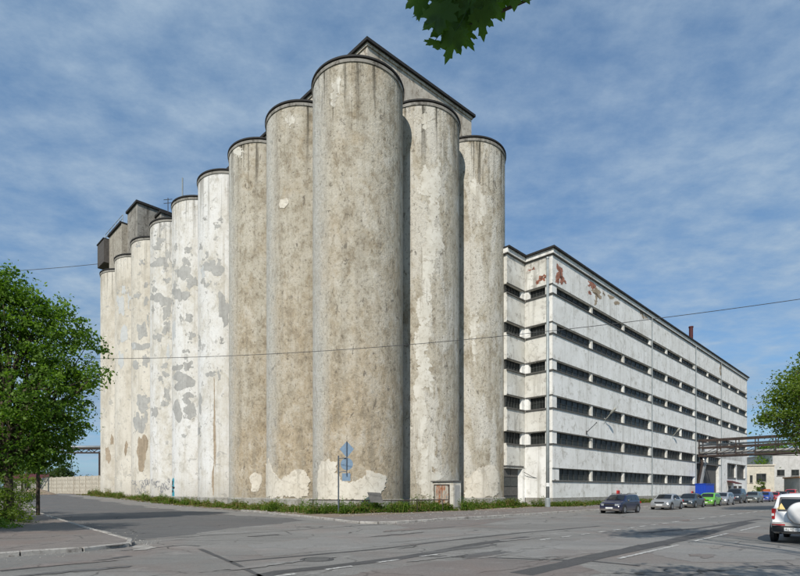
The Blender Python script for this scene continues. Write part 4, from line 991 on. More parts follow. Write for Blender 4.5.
    for x in ax:
        for sgn in (1, -1):
            y = sgn * (hw - .10)
            MB().lathe([(wr + .075, 0), (wr + .075, .112), (wr + .02, .112)], (x, sgn * (hw - .10) if sgn > 0 else -(hw - .10) - .112, wr + .01), 24, 'y').build('wheel_arch', M_TRIM, root)
            MB().lathe([(.02, .108 if sgn > 0 else .004), (wr + .05, .108 if sgn > 0 else .004)], (x, (hw - .10) if sgn > 0 else -(hw - .10) - .112, wr + .01), 24, 'y').build('arch_lining', M_TRIM, root)
            t_ = [(wr * .6, -.085), (wr * .93, -.09), (wr, -.06), (wr, .06), (wr * .93, .09), (wr * .6, .085)]
            w_ = MB().lathe(t_, (x, sgn * (hw - .055), wr), 24, 'y').build('wheel', M_TYRE, root, smooth=True, sharp=50)
            # rim with five spokes
            rm = MB().lathe([(wr * .56, sgn * .07), (wr * .64, sgn * .088), (wr * .64, sgn * .05)], (x, sgn * (hw - .055), wr), 20, 'y')
            for k in range(5):
                t0 = k * 1.2566; c, s0 = math.cos(t0), math.sin(t0)
                fr = lambda a, b, z, c=c, s0=s0: Vector((x + a * c - z * s0, sgn * (hw - .055) + b, wr + a * s0 + z * c))
                rm.box(.0, wr * .6, min(sgn * .05, sgn * .082), max(sgn * .05, sgn * .082), -.045, .045, fr)
            rm.build('rim', M_ALLOY, w_)
    zf = .42 * H
    for sgn in (1, -1):
        s_ = sec(.47); hl = MB().prism([(L * .455, sgn * hw * .93), (L * .502, sgn * hw * .72), (L * .502, sgn * hw * .50), (L * .46, sgn * hw * .50)][::sgn], zf - .02, zf + .13, LF); hl.build('headlight', M_LIGHT, root)
        MB().prism([(-L * .47, sgn * hw * .99), (-L * .503, sgn * hw * .90), (-L * .503, sgn * hw * .66), (-L * .47, sgn * hw * .66)][::-sgn], .50 * H, .50 * H + .16, LF).build('tail_light', M_TAIL, root)
    MB().box(L * .46, L * .504, -hw * .47, hw * .47, zf, zf + .11, LF).build('grille', M_TRIM, root)
    MB().box(L * .44, L * .508, -hw * .86, hw * .86, clearance + .06, clearance + .19, LF).build('front_bumper', M_TRIM if kind == 'suv' else pm, root)
    MB().box(L * .5, L * .506, -hw * .6, hw * .6, clearance + .08, clearance + .15, LF).build('air_intake', M_TRIM, root)
    MB().box(L * .5, L * .512, -.26, .26, clearance + .2, clearance + .31, LF).build('number_plate', M_PLATE, root)
    MB().box(-L * .505, -L * .44, -hw * .88, hw * .88, clearance + .04, clearance + .26, LF).build('rear_bumper', M_TRIM if kind == 'suv' else pm, root)
    if rails:
        for sgn in (1, -1):
            y = sgn * hw * .70; MB().tube([(-.40 * L, y, H - .01), (-.38 * L, y, H + .06), (.02 * L, y, H + .055), (.05 * L, y, H - .01)], .02, 6).build('roof_rail', M_TRIM, root)
    return root, hw
ROADA = math.atan2(Q, Q)
def car_at(px, b=16.1):
    t = (px - CX) / F; Y = b / Q / (1 - t); return (t * Y, Y)
G = 'cars parked along the warehouse'
make_car('parked_car', 4.15, 1.66, 1.44, 'wagon', paint('navy_paint', (.006, .009, .040)), 'navy blue estate car, nearest of the row parked by the warehouse', car_at(620.5), ROADA + math.pi, G, rails=True)
make_car('parked_car', 4.1, 1.66, 1.42, 'sedan', paint('silver_paint', (.40, .41, .42), .5), 'silver saloon parked directly behind the navy estate car', car_at(667), ROADA + math.pi, G)
make_car('parked_car', 4.2, 1.68, 1.42, 'sedan', paint('slate_paint', (.035, .055, .075), .2), 'dark slate blue saloon parked between silver saloon and green hatchback', car_at(690.5), ROADA + math.pi, G)
make_car('parked_car', 3.6, 1.62, 1.45, 'hatch', paint('lime_paint', (.13, .42, .03)), 'bright green hatchback in the parked row', car_at(709.5), ROADA + math.pi, G)
make_car('parked_car', 4.0, 1.68, 1.5, 'hatch', paint('silver_paint_two', (.42, .43, .45), .5), 'silver hatchback parked behind the green hatchback', car_at(723), ROADA + math.pi, G)
make_car('parked_car', 4.6, 1.85, 1.95, 'suv', paint('dark_blue_grey_paint', (.035, .045, .06), .3), 'tall dark off-road car parked under the warehouse awning', car_at(735.5, 17.0), ROADA + math.pi, G, wr=.38, clearance=.25)
make_car('parked_car', 4.3, 1.72, 1.55, 'wagon', paint('grey_green_paint', (.17, .19, .18), .4), 'grey green car parked past the gap, beside a blue one', car_at(753.5), ROADA + math.pi, G)
make_car('parked_car', 4.0, 1.7, 1.5, 'hatch', paint('blue_paint', (.02, .06, .30)), 'bright blue car in the far parked row', car_at(765), ROADA + math.pi, G)
make_car('parked_car', 4.2, 1.7, 1.45, 'sedan', paint('red_paint_car', (.40, .02, .025)), 'red car at the far end of the parked row', car_at(774.5), ROADA + math.pi, G)
make_car('parked_car', 4.4, 1.8, 1.9, 'suv', paint('bright_red_paint', (.45, .025, .025)), 'tall red van half hidden behind the white off-road car', car_at(791), ROADA + math.pi, G)
make_car('parked_car', 4.2, 1.7, 1.5, 'hatch', paint('dark_red_paint', (.20, .02, .025)), 'dark maroon car between the low red car and the tall red van', car_at(783), ROADA + math.pi, G)

# the white off-road car close by on the right, seen from behind
sl = 3.95; sw_ = 1.76; shh = 1.63
cornA, cornB = AB((768.0 - CX) / F * 17.2, 17.2)
suv_loc = W(cornA + sl / 2, cornB - sw_ / 2, 0)
M_WHITEPAINT = paint('white_car_paint', (.80, .80, .79))
suv, hw = make_car('white_offroad_car', sl, sw_, shh, 'suv', M_WHITEPAINT, 'white off-road car with covered spare wheel on its tailgate', (suv_loc.x, suv_loc.y), ROADA, None, clearance=.30, wr=.345, rails=True)
LF = lambda a, b, z: Vector((a, b, z)); rx = -sl / 2
for ch in list(suv.children):
    if ch.name.split('.')[0] in ('tail_light', 'rear_bumper', 'rear_window'): bpy.data.objects.remove(ch)
rb_ = MB(); 
rb_.prism([(rx + .35, hw * .965), (rx - .06, hw * .86), (rx - .15, hw * .55), (rx - .15, -hw * .55), (rx - .06, -hw * .86), (rx + .35, -hw * .965)][::-1], .38, .58, LF).build('rear_bumper', M_TRIM, suv)
MB().prism([(rx + .3, hw * .96), (rx - .065, hw * .865), (rx - .155, hw * .555), (rx - .155, -hw * .555), (rx - .065, -hw * .865), (rx + .3, -hw * .96)][::-1], .583, .70, LF).build('bumper_top', M_WHITEPAINT, suv)
MB().box(rx - .165, rx - .152, hw * .45, hw * .86, .60, .64, LF).build('reflector_strip', M_TAIL, suv)
for sgn in (1, -1):
    MB().prism([(rx + .22, sgn * hw * .93), (rx + .0, sgn * hw * .885), (rx - .025, sgn * hw * .80), (rx + .06, sgn * hw * .76)][::-sgn], .80, 1.14, LF).build('tail_light', M_TAIL, suv)
    MB().prism([(rx + .21, sgn * (hw * .935)), (rx - .006, sgn * hw * .89), (rx - .031, sgn * hw * .81), (rx + .06, sgn * hw * .77)][::-sgn], .90, .98, LF).build('light_lens', M_PLATE, suv)
    MB().box(rx + .1, rx + .5, sgn * (hw - .32) - .03, sgn * (hw - .32) + .03, .30, .36, LF).build('exhaust_pipe' if sgn < 0 else 'tow_bracket', M_TRIM, suv)
# tailgate glass, following the rake of the rear
def rear_pt(y, z, off=.014):
    t = (z / shh - .66) / (.94 - .66); return Vector((sl * (-.485 + .03 * t) - off, y, z))
gl = MB(); yy = hw * .66
gl.quad(rear_pt(yy, 1.10), rear_pt(-yy, 1.10), rear_pt(-yy * .93, 1.47), rear_pt(yy * .93, 1.47)); gl.build('rear_window', M_CARGLASS, suv)
fr_ = MB()
for (y0, z0, y1, z1) in ((yy + .03, 1.07, -yy - .03, 1.07), (yy * .93 + .03, 1.50, -yy * .93 - .03, 1.50), (yy + .02, 1.07, yy * .93 + .02, 1.5), (-yy - .02, 1.07, -yy * .93 - .02, 1.5)):
    fr_.tube([rear_pt(y0, z0, .01), rear_pt(y1, z1, .01)], .018, 5)
fr_.build('window_seal', M_TRIM, suv)
MB().tube([rear_pt(0, 1.1, .05), rear_pt(.35, 1.2, .045)], .012, 5).build('wiper', M_TRIM, suv)
MB().lathe([(.01, -.19), (.10, -.19), (.14, -.20), (.28, -.20), (.325, -.185), (.355, -.15), (.365, -.08), (.355, .0), (.30, .02)], (rx - .06, -.02, 1.0), 40, 'x').build('spare_wheel_cover', M_WHITEPAINT, suv, smooth=True, sharp=24)
MB().lathe([(.362, -.125), (.372, -.12), (.372, -.10), (.362, -.095)], (rx - .06, -.02, 1.0), 40, 'x').build('cover_band', M_SILVERTRIM, suv)
MB().box(rx - .10, rx + .02, -.12, .14, .80, .92, LF).build('wheel_carrier', M_TRIM, suv)
pl_ = MB().box(rx - .172, rx - .158, -.10, .42, .42, .535, LF).build('number_plate', M_PLATE, suv)
for k in range(7):
    y = .37 - k * .062; gm = MB(); zz_ = .435
    gm.box(rx - .176, rx - .173, y - .020, y - .013, zz_, zz_ + .08, LF)
    if k % 2: gm.box(rx - .176, rx - .173, y + .013, y + .020, zz_, zz_ + .08, LF)
    if k % 3 != 1: gm.box(rx - .1765, rx - .173, y - .0125, y + .0125, zz_ + .068, zz_ + .08, LF)
    gm.box(rx - .1765, rx - .173, y - .0125, y + .0125, zz_ + (.0 if k % 2 else .034), zz_ + (.012 if k % 2 else .046), LF)
    gm.build('plate_mark', M_TRIM, pl_)
tri = MB(); tri.quad(rear_pt(.66, 1.12, .022), rear_pt(.42, 1.12, .022), rear_pt(.53, 1.32, .022)); tri.build('warning_sticker', plain('pale_yellow_sticker', (.72, .55, .22)), suv)
# ------------------------------------------------------------------ trees, bushes, weeds
def leaves_mesh(name, pts, nrm, size, mat, parent, seed, aspect=.62, fold=.25, per=1):
    """one mesh of many folded leaf faces at the given points"""
    g = np.random.default_rng(seed); n = len(pts)
    ax = g.normal(size=(n, 3)); ax[:, 2] -= .25; ax /= np.linalg.norm(ax, axis=1)[:, None]
    up = nrm + g.normal(size=(n, 3)) * .75; up /= np.linalg.norm(up, axis=1)[:, None]
    sd = np.cross(ax, up); sd /= (np.linalg.norm(sd, axis=1)[:, None] + 1e-6); up = np.cross(sd, ax)
    s = (size * (.45 + 1.0 * g.random(n) ** 1.4))[:, None]
    base = pts - ax * s * .5; tip = pts + ax * s * .5
    l = pts + sd * s * aspect * .5 + up * s * fold * .5; r = pts - sd * s * aspect * .5 + up * s * fold * .5
    v = np.stack([base, l, tip, r], 1).reshape(-1, 3)
    o3 = pts.mean(0); o3 = np.array((o3[0], o3[1], pts[:, 2].min()))
    me = bpy.data.meshes.new(name); v = v - o3
    me.vertices.add(len(v)); me.vertices.foreach_set('co', v.ravel())
    me.loops.add(6 * n); me.polygons.add(2 * n)
    i4 = np.arange(n)[:, None] * 4
    lp = np.concatenate([i4 + 0, i4 + 1, i4 + 2, i4 + 0, i4 + 2, i4 + 3], 1).ravel()
    me.loops.foreach_set('vertex_index', lp.astype(np.int32)); me.polygons.foreach_set('loop_start', np.arange(0, 6 * n, 3, dtype=np.int32))
    me.materials.append(mat); me.update(calc_edges=True)
    cid = np.floor(pts / max(.6, size * 4.5)).astype(int); hsh = (np.sin(cid @ np.array([12.9898, 78.233, 37.719])) * 43758.5453) % 1.0
    at = me.attributes.new('tone', 'FLOAT', 'POINT'); at.data.foreach_set('value', np.repeat(hsh, 4).astype(np.float32))
    o = bpy.data.objects.new(name, me); COL.objects.link(o); o.location = o3
    if parent is not None: o.parent = parent; o.location = Vector(o3) - parent.location
    return o
def crown_points(blobs, nclump, per, seed, spread=.45):
    g = np.random.default_rng(seed); P = []; N = []
    vol = np.array([b[3] * b[4] * b[5] for b in blobs]) ** .72; vol = vol / vol.sum()
    for bl_, w in zip(blobs, vol):
        c = np.array(bl_[:3]); rr = np.array(bl_[3:6]); m = max(4, int(nclump * w))
        d = g.normal(size=(m, 3)); d /= np.linalg.norm(d, axis=1)[:, None]
        rad = g.uniform(.40, 1.14, m) ** .7
        cc = c + d * rr * rad[:, None]
        sz = g.uniform(.55, 1.3, m) * spread
        q = g.normal(size=(m, per, 3)) * sz[:, None, None] * np.array([1, 1, .62])
        P.append((cc[:, None, :] + q).reshape(-1, 3)); N.append(np.repeat(d * .6 + np.array([0, 0, .7]), per, 0))
    return np.concatenate(P), np.concatenate(N)
def tree(name, x, y, blobs, nclump, per, size, mat, label, trunk_r=.22, seed=1, group=None, spread=.45, cat='tree', fork=.45):
    z0 = zg(*AB(x, y)); root = empty(name, (x, y, z0), label, cat, group)
    r_ = random.Random(seed); top = max(b[2] for b in blobs); low = min(b[2] - b[5] for b in blobs)
    fz = z0 + max(1.2, (low - z0) * .9 + .4)
    mb = MB(); pts = []
    for k in range(7): t = k / 6; pts.append((x + r_.uniform(-.08, .08) * (k > 0), y + r_.uniform(-.08, .08) * (k > 0), z0 - .2 + (fz + (top - fz) * .55 - z0) * t))
    mb.tube(pts, [trunk_r * (1.25 if k == 0 else 1 - .72 * k / 6) for k in range(7)], 9)
    for b in blobs:
        for j in range(3):
            s_ = Vector(pts[r_.randint(2, 5)]); e_ = Vector((b[0] + r_.uniform(-.6, .6) * b[3], b[1] + r_.uniform(-.6, .6) * b[4], b[2] + r_.uniform(-.2, .6) * b[5]))
            mid = s_.lerp(e_, .5) + Vector((r_.uniform(-.3, .3), r_.uniform(-.3, .3), .35)); rr = trunk_r * .42
            mb.tube([s_, s_.lerp(mid, .5) + Vector((0, 0, .1)), mid, e_], [rr, rr * .8, rr * .55, rr * .15], 6)
    mb.build('trunk', M_BARK, root, smooth=True)
    P, N = crown_points(blobs, nclump, per, seed, spread)
    keep = P[:, 2] > z0 + .3
    leaves_mesh('crown', P[keep], N[keep], size, mat, root, seed)
    return root
def at_px(px, py, Y): return ((px - CX) / F * Y, Y, EYE + (HY - py) / F * Y)
def pblob(px, py, Y, rx, ry, rd=None):          # an ellipsoid lump of a crown: centre from the photograph at its own distance
    x, y, z = at_px(px, py, Y); k = Y / F
    return (x, y, z, rx * k, (rd or rx) * k, ry * k)
# left tree group at the corner of the side street
T1 = [pblob(2, 290, 27.2, 20, 26), pblob(24, 304, 27.2, 18, 22), pblob(-30, 292, 27, 28, 34), pblob(66, 326, 28, 18, 22), pblob(4, 318, 27, 30, 42), pblob(28, 335, 27.5, 32, 44), pblob(58, 350, 28, 30, 46), pblob(84, 362, 28.4, 20, 32), pblob(30, 390, 27, 42, 42), pblob(66, 400, 28, 30, 36), pblob(-24, 330, 27, 40, 62), pblob(10, 430, 27, 50, 32), pblob(52, 432, 28, 26, 26), pblob(95, 372, 28, 11, 16), pblob(48, 310, 27.6, 14, 18), pblob(-6, 286, 27, 16, 20), pblob(-60, 380, 27, 50, 70), pblob(76, 428, 28, 12, 14), pblob(22, 455, 27.5, 34, 12), pblob(2, 466, 27, 30, 14), pblob(44, 456, 28.5, 18, 16), pblob(60, 452, 28.6, 12, 12), pblob(-30, 440, 27, 40, 34)]
tx = (8 - CX) / F * 27.
tree('broadleaf_tree', tx, 27., T1, 1180, 44, .185, M_LEAF, 'large leafy green tree at the street corner left of the silos', .26, 11, spread=.27)
T2 = [pblob(14, 480, 31, 26, 12), pblob(-12, 474, 31, 24, 18), pblob(34, 474, 33, 14, 10)]
def shrub(name, blobs, n, per, size, mat, label, seed, group=None):
    x, y = blobs[0][0], blobs[0][1]; root = empty(name, (x, y, zg(*AB(x, y))), label, 'bush', group)
    P, N = crown_points(blobs, n, per, seed, .16); P = P[P[:, 2] > zg(*AB(x, y)) + .02]
    leaves_mesh('foliage', P, np.tile([0, 0, .8], (len(P), 1)), size, mat, root, seed)
    mb = MB(); r_ = random.Random(seed)
    for k in range(9):
        b = blobs[r_.randrange(len(blobs))]; mb.tube([(x + r_.uniform(-.3, .3), y + r_.uniform(-.3, .3), zg(*AB(x, y)) - .05), (b[0] + r_.uniform(-.5, .5) * b[3], b[1] + r_.uniform(-.5, .5) * b[4], b[2] + .4 * b[5])], [.025, .008], 5)
    mb.build('stems', M_BARK, root); return root
shrub('roadside_bush', [pblob(6, 506, 26.5, 20, 18), pblob(-14, 498, 26.5, 22, 26), pblob(22, 514, 26, 11, 9)], 260, 22, .11, M_LEAF2, 'low green bush on the corner footway under the left tree', 5)
shrub('roadside_bush', [pblob(14, 486, 36, 22, 14), pblob(-6, 480, 36, 20, 20), pblob(26, 496, 38, 10, 8)], 260, 22, .12, M_LEAF2, 'yellow green bush behind the corner footway at the left edge', 6)
shrub('roadside_bush', [pblob(4, 528, 22.5, 16, 7), pblob(-12, 522, 23, 18, 12)], 120, 20, .09, M_LEAF, 'small bush at the left edge nearest the kerb', 16)
# far trees on the left
FT = 'far trees behind the left street'
for i, (px, Y, w, h, lab) in enumerate(((62, 118, 12, 26, 'small bushy tree just above the panel fence'), (16, 150, 26, 34, 'far tree seen below the left tree, at the left edge'), (38, 175, 22, 28, 'far tree beyond the dirt heap under the left tree'), (-30, 150, 30, 44, 'far tree beyond the left edge of the street'), (84, 190, 16, 12, 'low far tree between fence and pipe trestle'))):
    base = HY - (zg(*AB((px - CX) / F * Y, Y)) - EYE) / F * 0 
    tree('far_tree', (px - CX) / F * Y, Y, [pblob(px, 488 - h * .55, Y, w * .7, h * .42), pblob(px - w * .45, 488 - h * .42, Y, w * .5, h * .32), pblob(px + w * .5, 488 - h * .4, Y, w * .5, h * .3)], 130, 18, .55, M_LEAF3, lab, .3, 40 + i, FT, .8)
# right: street tree whose crown enters the picture, trees behind the far buildings
T3 = [pblob(800, 402, 40, 28, 30), pblob(778, 420, 39.5, 18, 13), pblob(826, 385, 40, 34, 40), pblob(795, 378, 40, 11, 14), pblob(850, 420, 40, 44, 44), pblob(766, 417, 39, 8, 6), pblob(790, 395, 39, 14, 10), pblob(812, 432, 40, 26, 9), pblob(870, 370, 40, 40, 50)]
tree('maple_street_tree', (868 - CX) / F * 40., 40., T3, 900, 36, .22, M_LEAF2, 'maple whose yellow green crown enters at the right edge', .25, 21, spread=.42)
for i, (px, py, Y, rx_, ry_, lab) in enumerate(((776, 458, 140, 16, 20, 'round tree right behind the cream house'), (791, 463, 150, 12, 14, 'smaller tree right of the round tree behind the cream house'), (766, 452, 170, 8, 10, 'thin far tree left of the round tree'))):
    tree('far_tree', (px - CX) / F * Y, Y, [pblob(px, py, Y, rx_ * .8, ry_ * .6), pblob(px - rx_ * .5, py + 5, Y, rx_ * .5, ry_ * .5), pblob(px + rx_ * .5, py + 6, Y, rx_ * .5, ry_ * .5), pblob(px + 1, py - ry_ * .4, Y, rx_ * .5, ry_ * .5)], 170, 20, .6, M_LEAF, lab, .3, 60 + i, 'trees behind the cream house', .8)
# street tree out of view on the right, its shade lies left of the white car
tree('maple_street_tree', 9.8, 4.2, [(5.4, 6.8, 12., .9, .8, .5), (6.6, 7.6, 12.2, 1.1, 1.0, .6), (8.2, 8.4, 12.6, 1.0, .9, .6)], 130, 22, .22, M_LEAF2, 'tall maple beside the street, right of and nearer than the white car', .2, 22, spread=.4)

# near maple: one limb hangs into the top of the picture
def maple_outline():
    half = [(0, -.02), (.10, -.08), (.22, -.14), (.30, -.10), (.27, -.02), (.38, .03), (.50, .02), (.47, .11), (.56, .20), (.44, .24), (.36, .30), (.44, .40), (.47, .56), (.36, .53), (.29, .56), (.22, .50), (.15, .46), (.16, .62), (.20, .74), (.11, .76), (.06, .88)]
    return half + [(0, 1.0)] + [(-x, y) for x, y in reversed(half[1:])]
ML = maple_outline()
mt = empty('near_maple_tree', (3.4, -.6, 0), 'dark maple leaves of a near tree hanging in at the top of the picture', 'tree')
MB().tube([(3.4, -.6, -.1), (3.36, -.55, 1.5), (3.3, -.5, 3.2), (3.25, -.4, 5.2)], [.19, .16, .13, .09], 10).build('trunk', M_BARK, mt, smooth=True)
lim = [(3.3, -.5, 3.2), (2.4, .3, 3.75), (1.5, 1.1, 3.78), (.75, 1.62, 3.62), (.32, 1.8, 3.50)]
MB().tube(lim, [.06, .04, .022, .012, .006], 7).tube([lim[3], (.45, 1.75, 3.42), (.22, 1.8, 3.36)], [.008, .006, .004], 5).tube([lim[4], (.15, 1.82, 3.44)], [.005, .003], 5).build('limb', M_BARK, mt)
mr = random.Random(12)
MAPLE = [(418, 4, 26, 3.3), (440, 18, 36, 3.0), (455, 18, 40, 3.3), (476, 2, 40, 2.8), (451, 46, 26, 3.4), (466, 36, 28, 2.9), (482, 24, 24, 3.2), (500, 2, 26, 2.8), (524, -6, 24, 3.0), (424, 12, 26, 3.5), (447, 33, 34, 3.2), (436, 45, 22, 2.8), (462, 26, 36, 3.0), (470, 8, 36, 2.6), (446, 6, 34, 3.6), (492, 4, 30, 2.5), (484, 16, 24, 2.9), (516, -8, 32, 3.1), (432, 24, 20, 4.0), (458, 40, 22, 3.1), (500, -14, 40, 3.6), (455, -12, 40, 2.7), (428, -8, 34, 4.0)]
for i, (px, py, sz, rot) in enumerate(MAPLE):
    Y = 1.72 + .12 * mr.random(); x, y, z = at_px(px, py, Y); s_ = sz / F * Y * 1.05
    e = Matrix.Rotation(mr.uniform(-.55, .55), 3, 'X') @ Matrix.Rotation(mr.uniform(-.5, .5), 3, 'Z') @ Matrix.Rotation(rot + mr.uniform(-.3, .3), 3, 'Y')
    v_ = []
    for (u, w) in ML:
        q = Vector((u * s_, .10 * s_ * (abs(u) * 1.2 - (w - .4) ** 2), (w - .4) * s_)); q = e @ q; v_.append(Vector((x, y, z)) + q)
    c_ = sum((Vector(t) for t in v_), Vector()) / len(v_); n_ = len(v_); v_.append(Vector((x, y, z)) + e @ Vector((0, 0, -.1 * s_)))
    obj('leaf', v_, [(k, (k + 1) % n_, n_) for k in range(n_)], M_MAPLE, mt)
    st = Vector((x, y, z)) + e @ Vector((0, 0, -.42 * s_))
    MB().tube([st, st.lerp(Vector(lim[4]), .25) + Vector((0, 0, .02)), st.lerp(Vector(lim[4]), .45) + Vector((0, 0, .05))], .0013, 4).build('leaf_stalk', M_MAPLE, mt)
MB().tube([(3.25, -.4, 5.2), (3.1, 0, 7.4), (3.6, 1.2, 9.2)], [.09, .07, .03], 8).tube([(3.28, -.45, 4.4), (1.2, -.7, 5.2), (-.6, -1., 5.8)], [.06, .04, .015], 6).tube([(3.2, -.2, 6.4), (1, -1.6, 7.2), (-1.2, -2.4, 7.4)], [.05, .03, .012], 6).build('limb', M_BARK, mt)
P, N = crown_points([(-.45, -.3, 5.3, .8, .7, .45), (-.1, -.3, 5.5, .8, .7, .4), (-.2, -.9, 5.9, 1.0, .9, .5), (.1, -1.2, 6.2, .9, .8, .5), (-1.1, -2.2, 7.2, 1.2, 1.1, .8), (3.2, .6, 8.8, 1.5, 1.2, .9), (5.0, .6, 9.0, 1.4, 1.1, .9), (4.2, -.6, 8.2, 1.5, 1.3, .9)], 300, 18, 5, .26)
leaves_mesh('crown', P, N, .16, M_MAPLE, mt, 9, .9)

# weeds: a strip of blades and leafy stalks, nobody could count them
def weeds(name, spots, label, seed, hmin=.25, hmax=.85):
    g = np.random.default_rng(seed); V = []; Fc = []; mi = []
    for (x, y, z, dens, h, dry) in spots:
        for _ in range(dens):
            bx, by = x + g.normal() * .22, y + g.normal() * .22; hh = h * g.uniform(.45, 1.15); ang = g.uniform(0, 6.28); lean = g.uniform(.05, .5) * hh; wd = g.uniform(.012, .032)
            dx, dy = math.cos(ang), math.sin(ang); i = len(V)
            V += [(bx - dy * wd, by + dx * wd, z), (bx + dy * wd, by - dx * wd, z), (bx + dx * lean * .35 + dy * wd * .7, by + dy * lean * .35 - dx * wd * .7, z + hh * .6), (bx + dx * lean * .35 - dy * wd * .7, by + dy * lean * .35 + dx * wd * .7, z + hh * .6), (bx + dx * lean, by + dy * lean, z + hh)]
            Fc += [(i, i + 1, i + 2, i + 3), (i + 3, i + 2, i + 4)]; d = 1 if g.random() < dry else 0; mi += [d, d]
            if g.random() < .75:
                for q in range(5):
                    zz_ = z + hh * g.uniform(.2, .95); a2 = g.uniform(0, 6.28); l = g.uniform(.08, .24); cx_, cy_ = bx + dx * lean * .4, by + dy * lean * .4; ex, ey = math.cos(a2), math.sin(a2); i = len(V)
                    V += [(cx_, cy_, zz_), (cx_ + ex * l * .5 - ey * l * .3, cy_ + ey * l * .5 + ex * l * .3, zz_ + .04), (cx_ + ex * l, cy_ + ey * l, zz_ - .02), (cx_ + ex * l * .5 + ey * l * .3, cy_ + ey * l * .5 - ex * l * .3, zz_ + .04)]
                    Fc.append((i, i + 1, i + 2, i + 3)); mi.append(d)
    o = obj(name, V, Fc, M_WEED, origin=(spots[0][0], spots[0][1], 0), mats=[M_WEED, M_DRY], fm=mi)
    return tag(o, label, 'weeds', kind='stuff')
g = random.Random(3); sp_ = []
def clumps(line_fn, t0, t1, n, depth, hs, dry, zfn):
    out = []
    for i in range(n):
        t = g.uniform(t0, t1); a, b = line_fn(t); off = depth * g.random() ** 1.5; h = g.uniform(*hs) * (1.25 if g.random() < .25 else .8); sp = g.uniform(.25, .6); dr = dry * g.uniform(.2, 1.8)
        for j in range(g.randint(4, 9)):
            out.append((a, b, off, g.gauss(0, sp), g.gauss(0, sp * .5), h * g.uniform(.6, 1.1), dr))
    return out
for a, b, off, da, db, h, dr in clumps(lambda t: (24.3, t), 34, 96, 120, 1.4, (.4, 1.05), .4, None):
    p = W(a - off + min(.1, db), b + da); sp_.append((p.x, p.y, zg(a, b), 9, h, dr))
for i in range(160): b = g.uniform(34, 98); a = 24.2 - 2.2 * g.random(); p = W(a, b); sp_.append((p.x, p.y, zg(a, b), 7, g.uniform(.12, .3), .5))
weeds('silo_foot_weeds', sp_, 'green weeds growing along the foot of the left silos', 1)
sp_ = []
FL = lambda t: (t, interp([(22, 30.5), (24.5, 29.6), (28.5, 28.6), (33, 28.6), (40, 28.6), (46, 28.8), (49.5, 26)], t))
for a, b, off, da, db, h, dr in clumps(FL, 22.3, 33, 56, 1.9, (.4, 1.05), .2, None):
    p = W(a + da, b - off + db); sp_.append((p.x, p.y, .1, 10, h, dr))
for a, b, off, da, db, h, dr in clumps(FL, 33, 49.5, 52, 1.5, (.3, .8), .25, None):
    p = W(a + da, b - off + db); sp_.append((p.x, p.y, .1, 9, h, dr))
for i in range(170): t = g.uniform(22, 50); a, b = FL(t); p = W(a, b - 2.6 * g.random()); sp_.append((p.x, p.y, .1, 7, g.uniform(.1, .3), .4))
sp_ += [(x + g.gauss(0, .35), y + g.gauss(0, .35), .1, 14, g.uniform(.6, 1.15), .12) for (x, y) in (((462 - CX) / F * 42, 42), ((302 - CX) / F * 37, 37), ((318 - CX) / F * 36, 36), ((275 - CX) / F * 40.5, 40.5), ((540 - CX) / F * 51, 51)) for _ in range(5)]
weeds('front_weeds', sp_, 'tall green weeds before the front silos and cabinet', 2)
sp_ = []
for i in range(420):
    a = 48 + 50 * g.random() ** 1.3; b = 26.0 - 1.6 * g.random() ** 1.3
    if math.sin(a * .9) + g.uniform(-1, 1) > -.6: p = W(a, b); sp_.append((p.x, p.y, .1, 10, g.uniform(.25, .6), .3))
weeds('warehouse_weeds', sp_, 'low weeds and dry grass along the warehouse plinth', 3)
sp_ = []
for i in range(260):
    a = g.uniform(-2, 6.); b = g.uniform(31, 60); a = LK(b) - 4.0 - 4 * g.random() ** 1.5 if b < 60 else a; p = W(a, b); sp_.append((p.x, p.y, zg(a, b), 12, g.uniform(.3, .8), .15))
weeds('corner_grass', sp_, 'uncut grass behind the corner footway at the left', 4)

# ------------------------------------------------------------------ far end of the side street: panel fence, trestle, dirt heap
fA, fB_ = Vector((-51., 89.5, 0)), Vector((-75., 108., 0)); nP = 11
fence = empty('concrete_panel_fence', (fA.x, fA.y, zg(*AB(fA.x, fA.y))), 'pale concrete panel fence with squared relief at the end of the silos', 'fence')
dF = (fB_ - fA) / nP; dn = dF.normalized(); nrm_ = Vector((dn.y, -dn.x, 0)); nrm_ = nrm_ if nrm_.y < 0 else -nrm_
for k in range(nP):
    p = fA + dF * k; z0 = zg(*AB(p.x, p.y)); L_ = dF.length
    fr = lambda a, b, z, p=p: p + dn * a + nrm_ * b + Vector((0, 0, z))
    zt_ = z0 + 3.25 + (rnd.uniform(-.05, .05)); lean = rnd.uniform(-.04, .04)
    pn_ = MB().box(.08, L_ - .08, -.05 + lean, .05 + lean, z0 - .1, zt_, fr).build('fence_panel', M_CONC, fence)
    for r_ in range(4):
        for c_ in range(3):
            w_ = (L_ - .4) / 3; u0 = .2 + c_ * w_
            zz0 = z0 + .25 + r_ * .74
            mb = MB(); ctr = fr(u0 + w_ / 2, .13 + lean, zz0 + .34); cs = [fr(u0 + .06, .052 + lean, zz0), fr(u0 + w_ - .06, .052 + lean, zz0), fr(u0 + w_ - .06, .052 + lean, zz0 + .66), fr(u0 + .06, .052 + lean, zz0 + .66)]
            for j in range(4): mb.quad(cs[j], cs[(j + 1) % 4], ctr)
            mb.build('relief_square', M_CONC, pn_)
    MB().box(-.12, .12, -.12, .12, z0 - .2, z0 + 3.35, fr).build('post', M_CONC, fence)
tp0 = on_a(100.3, 452, 26.0); 
trs = empty('pipe_trestle', (tp0.x, 100, 1), 'dark lattice pipe trestle spanning the far end of the side street', 'trestle')
Yt = 100.; hx = lambda px: (px - CX) / F * Yt; hz_ = lambda py: EYE + (HY - py) / F * Yt
zA, zB_ = hz_(448.5), hz_(452.5)
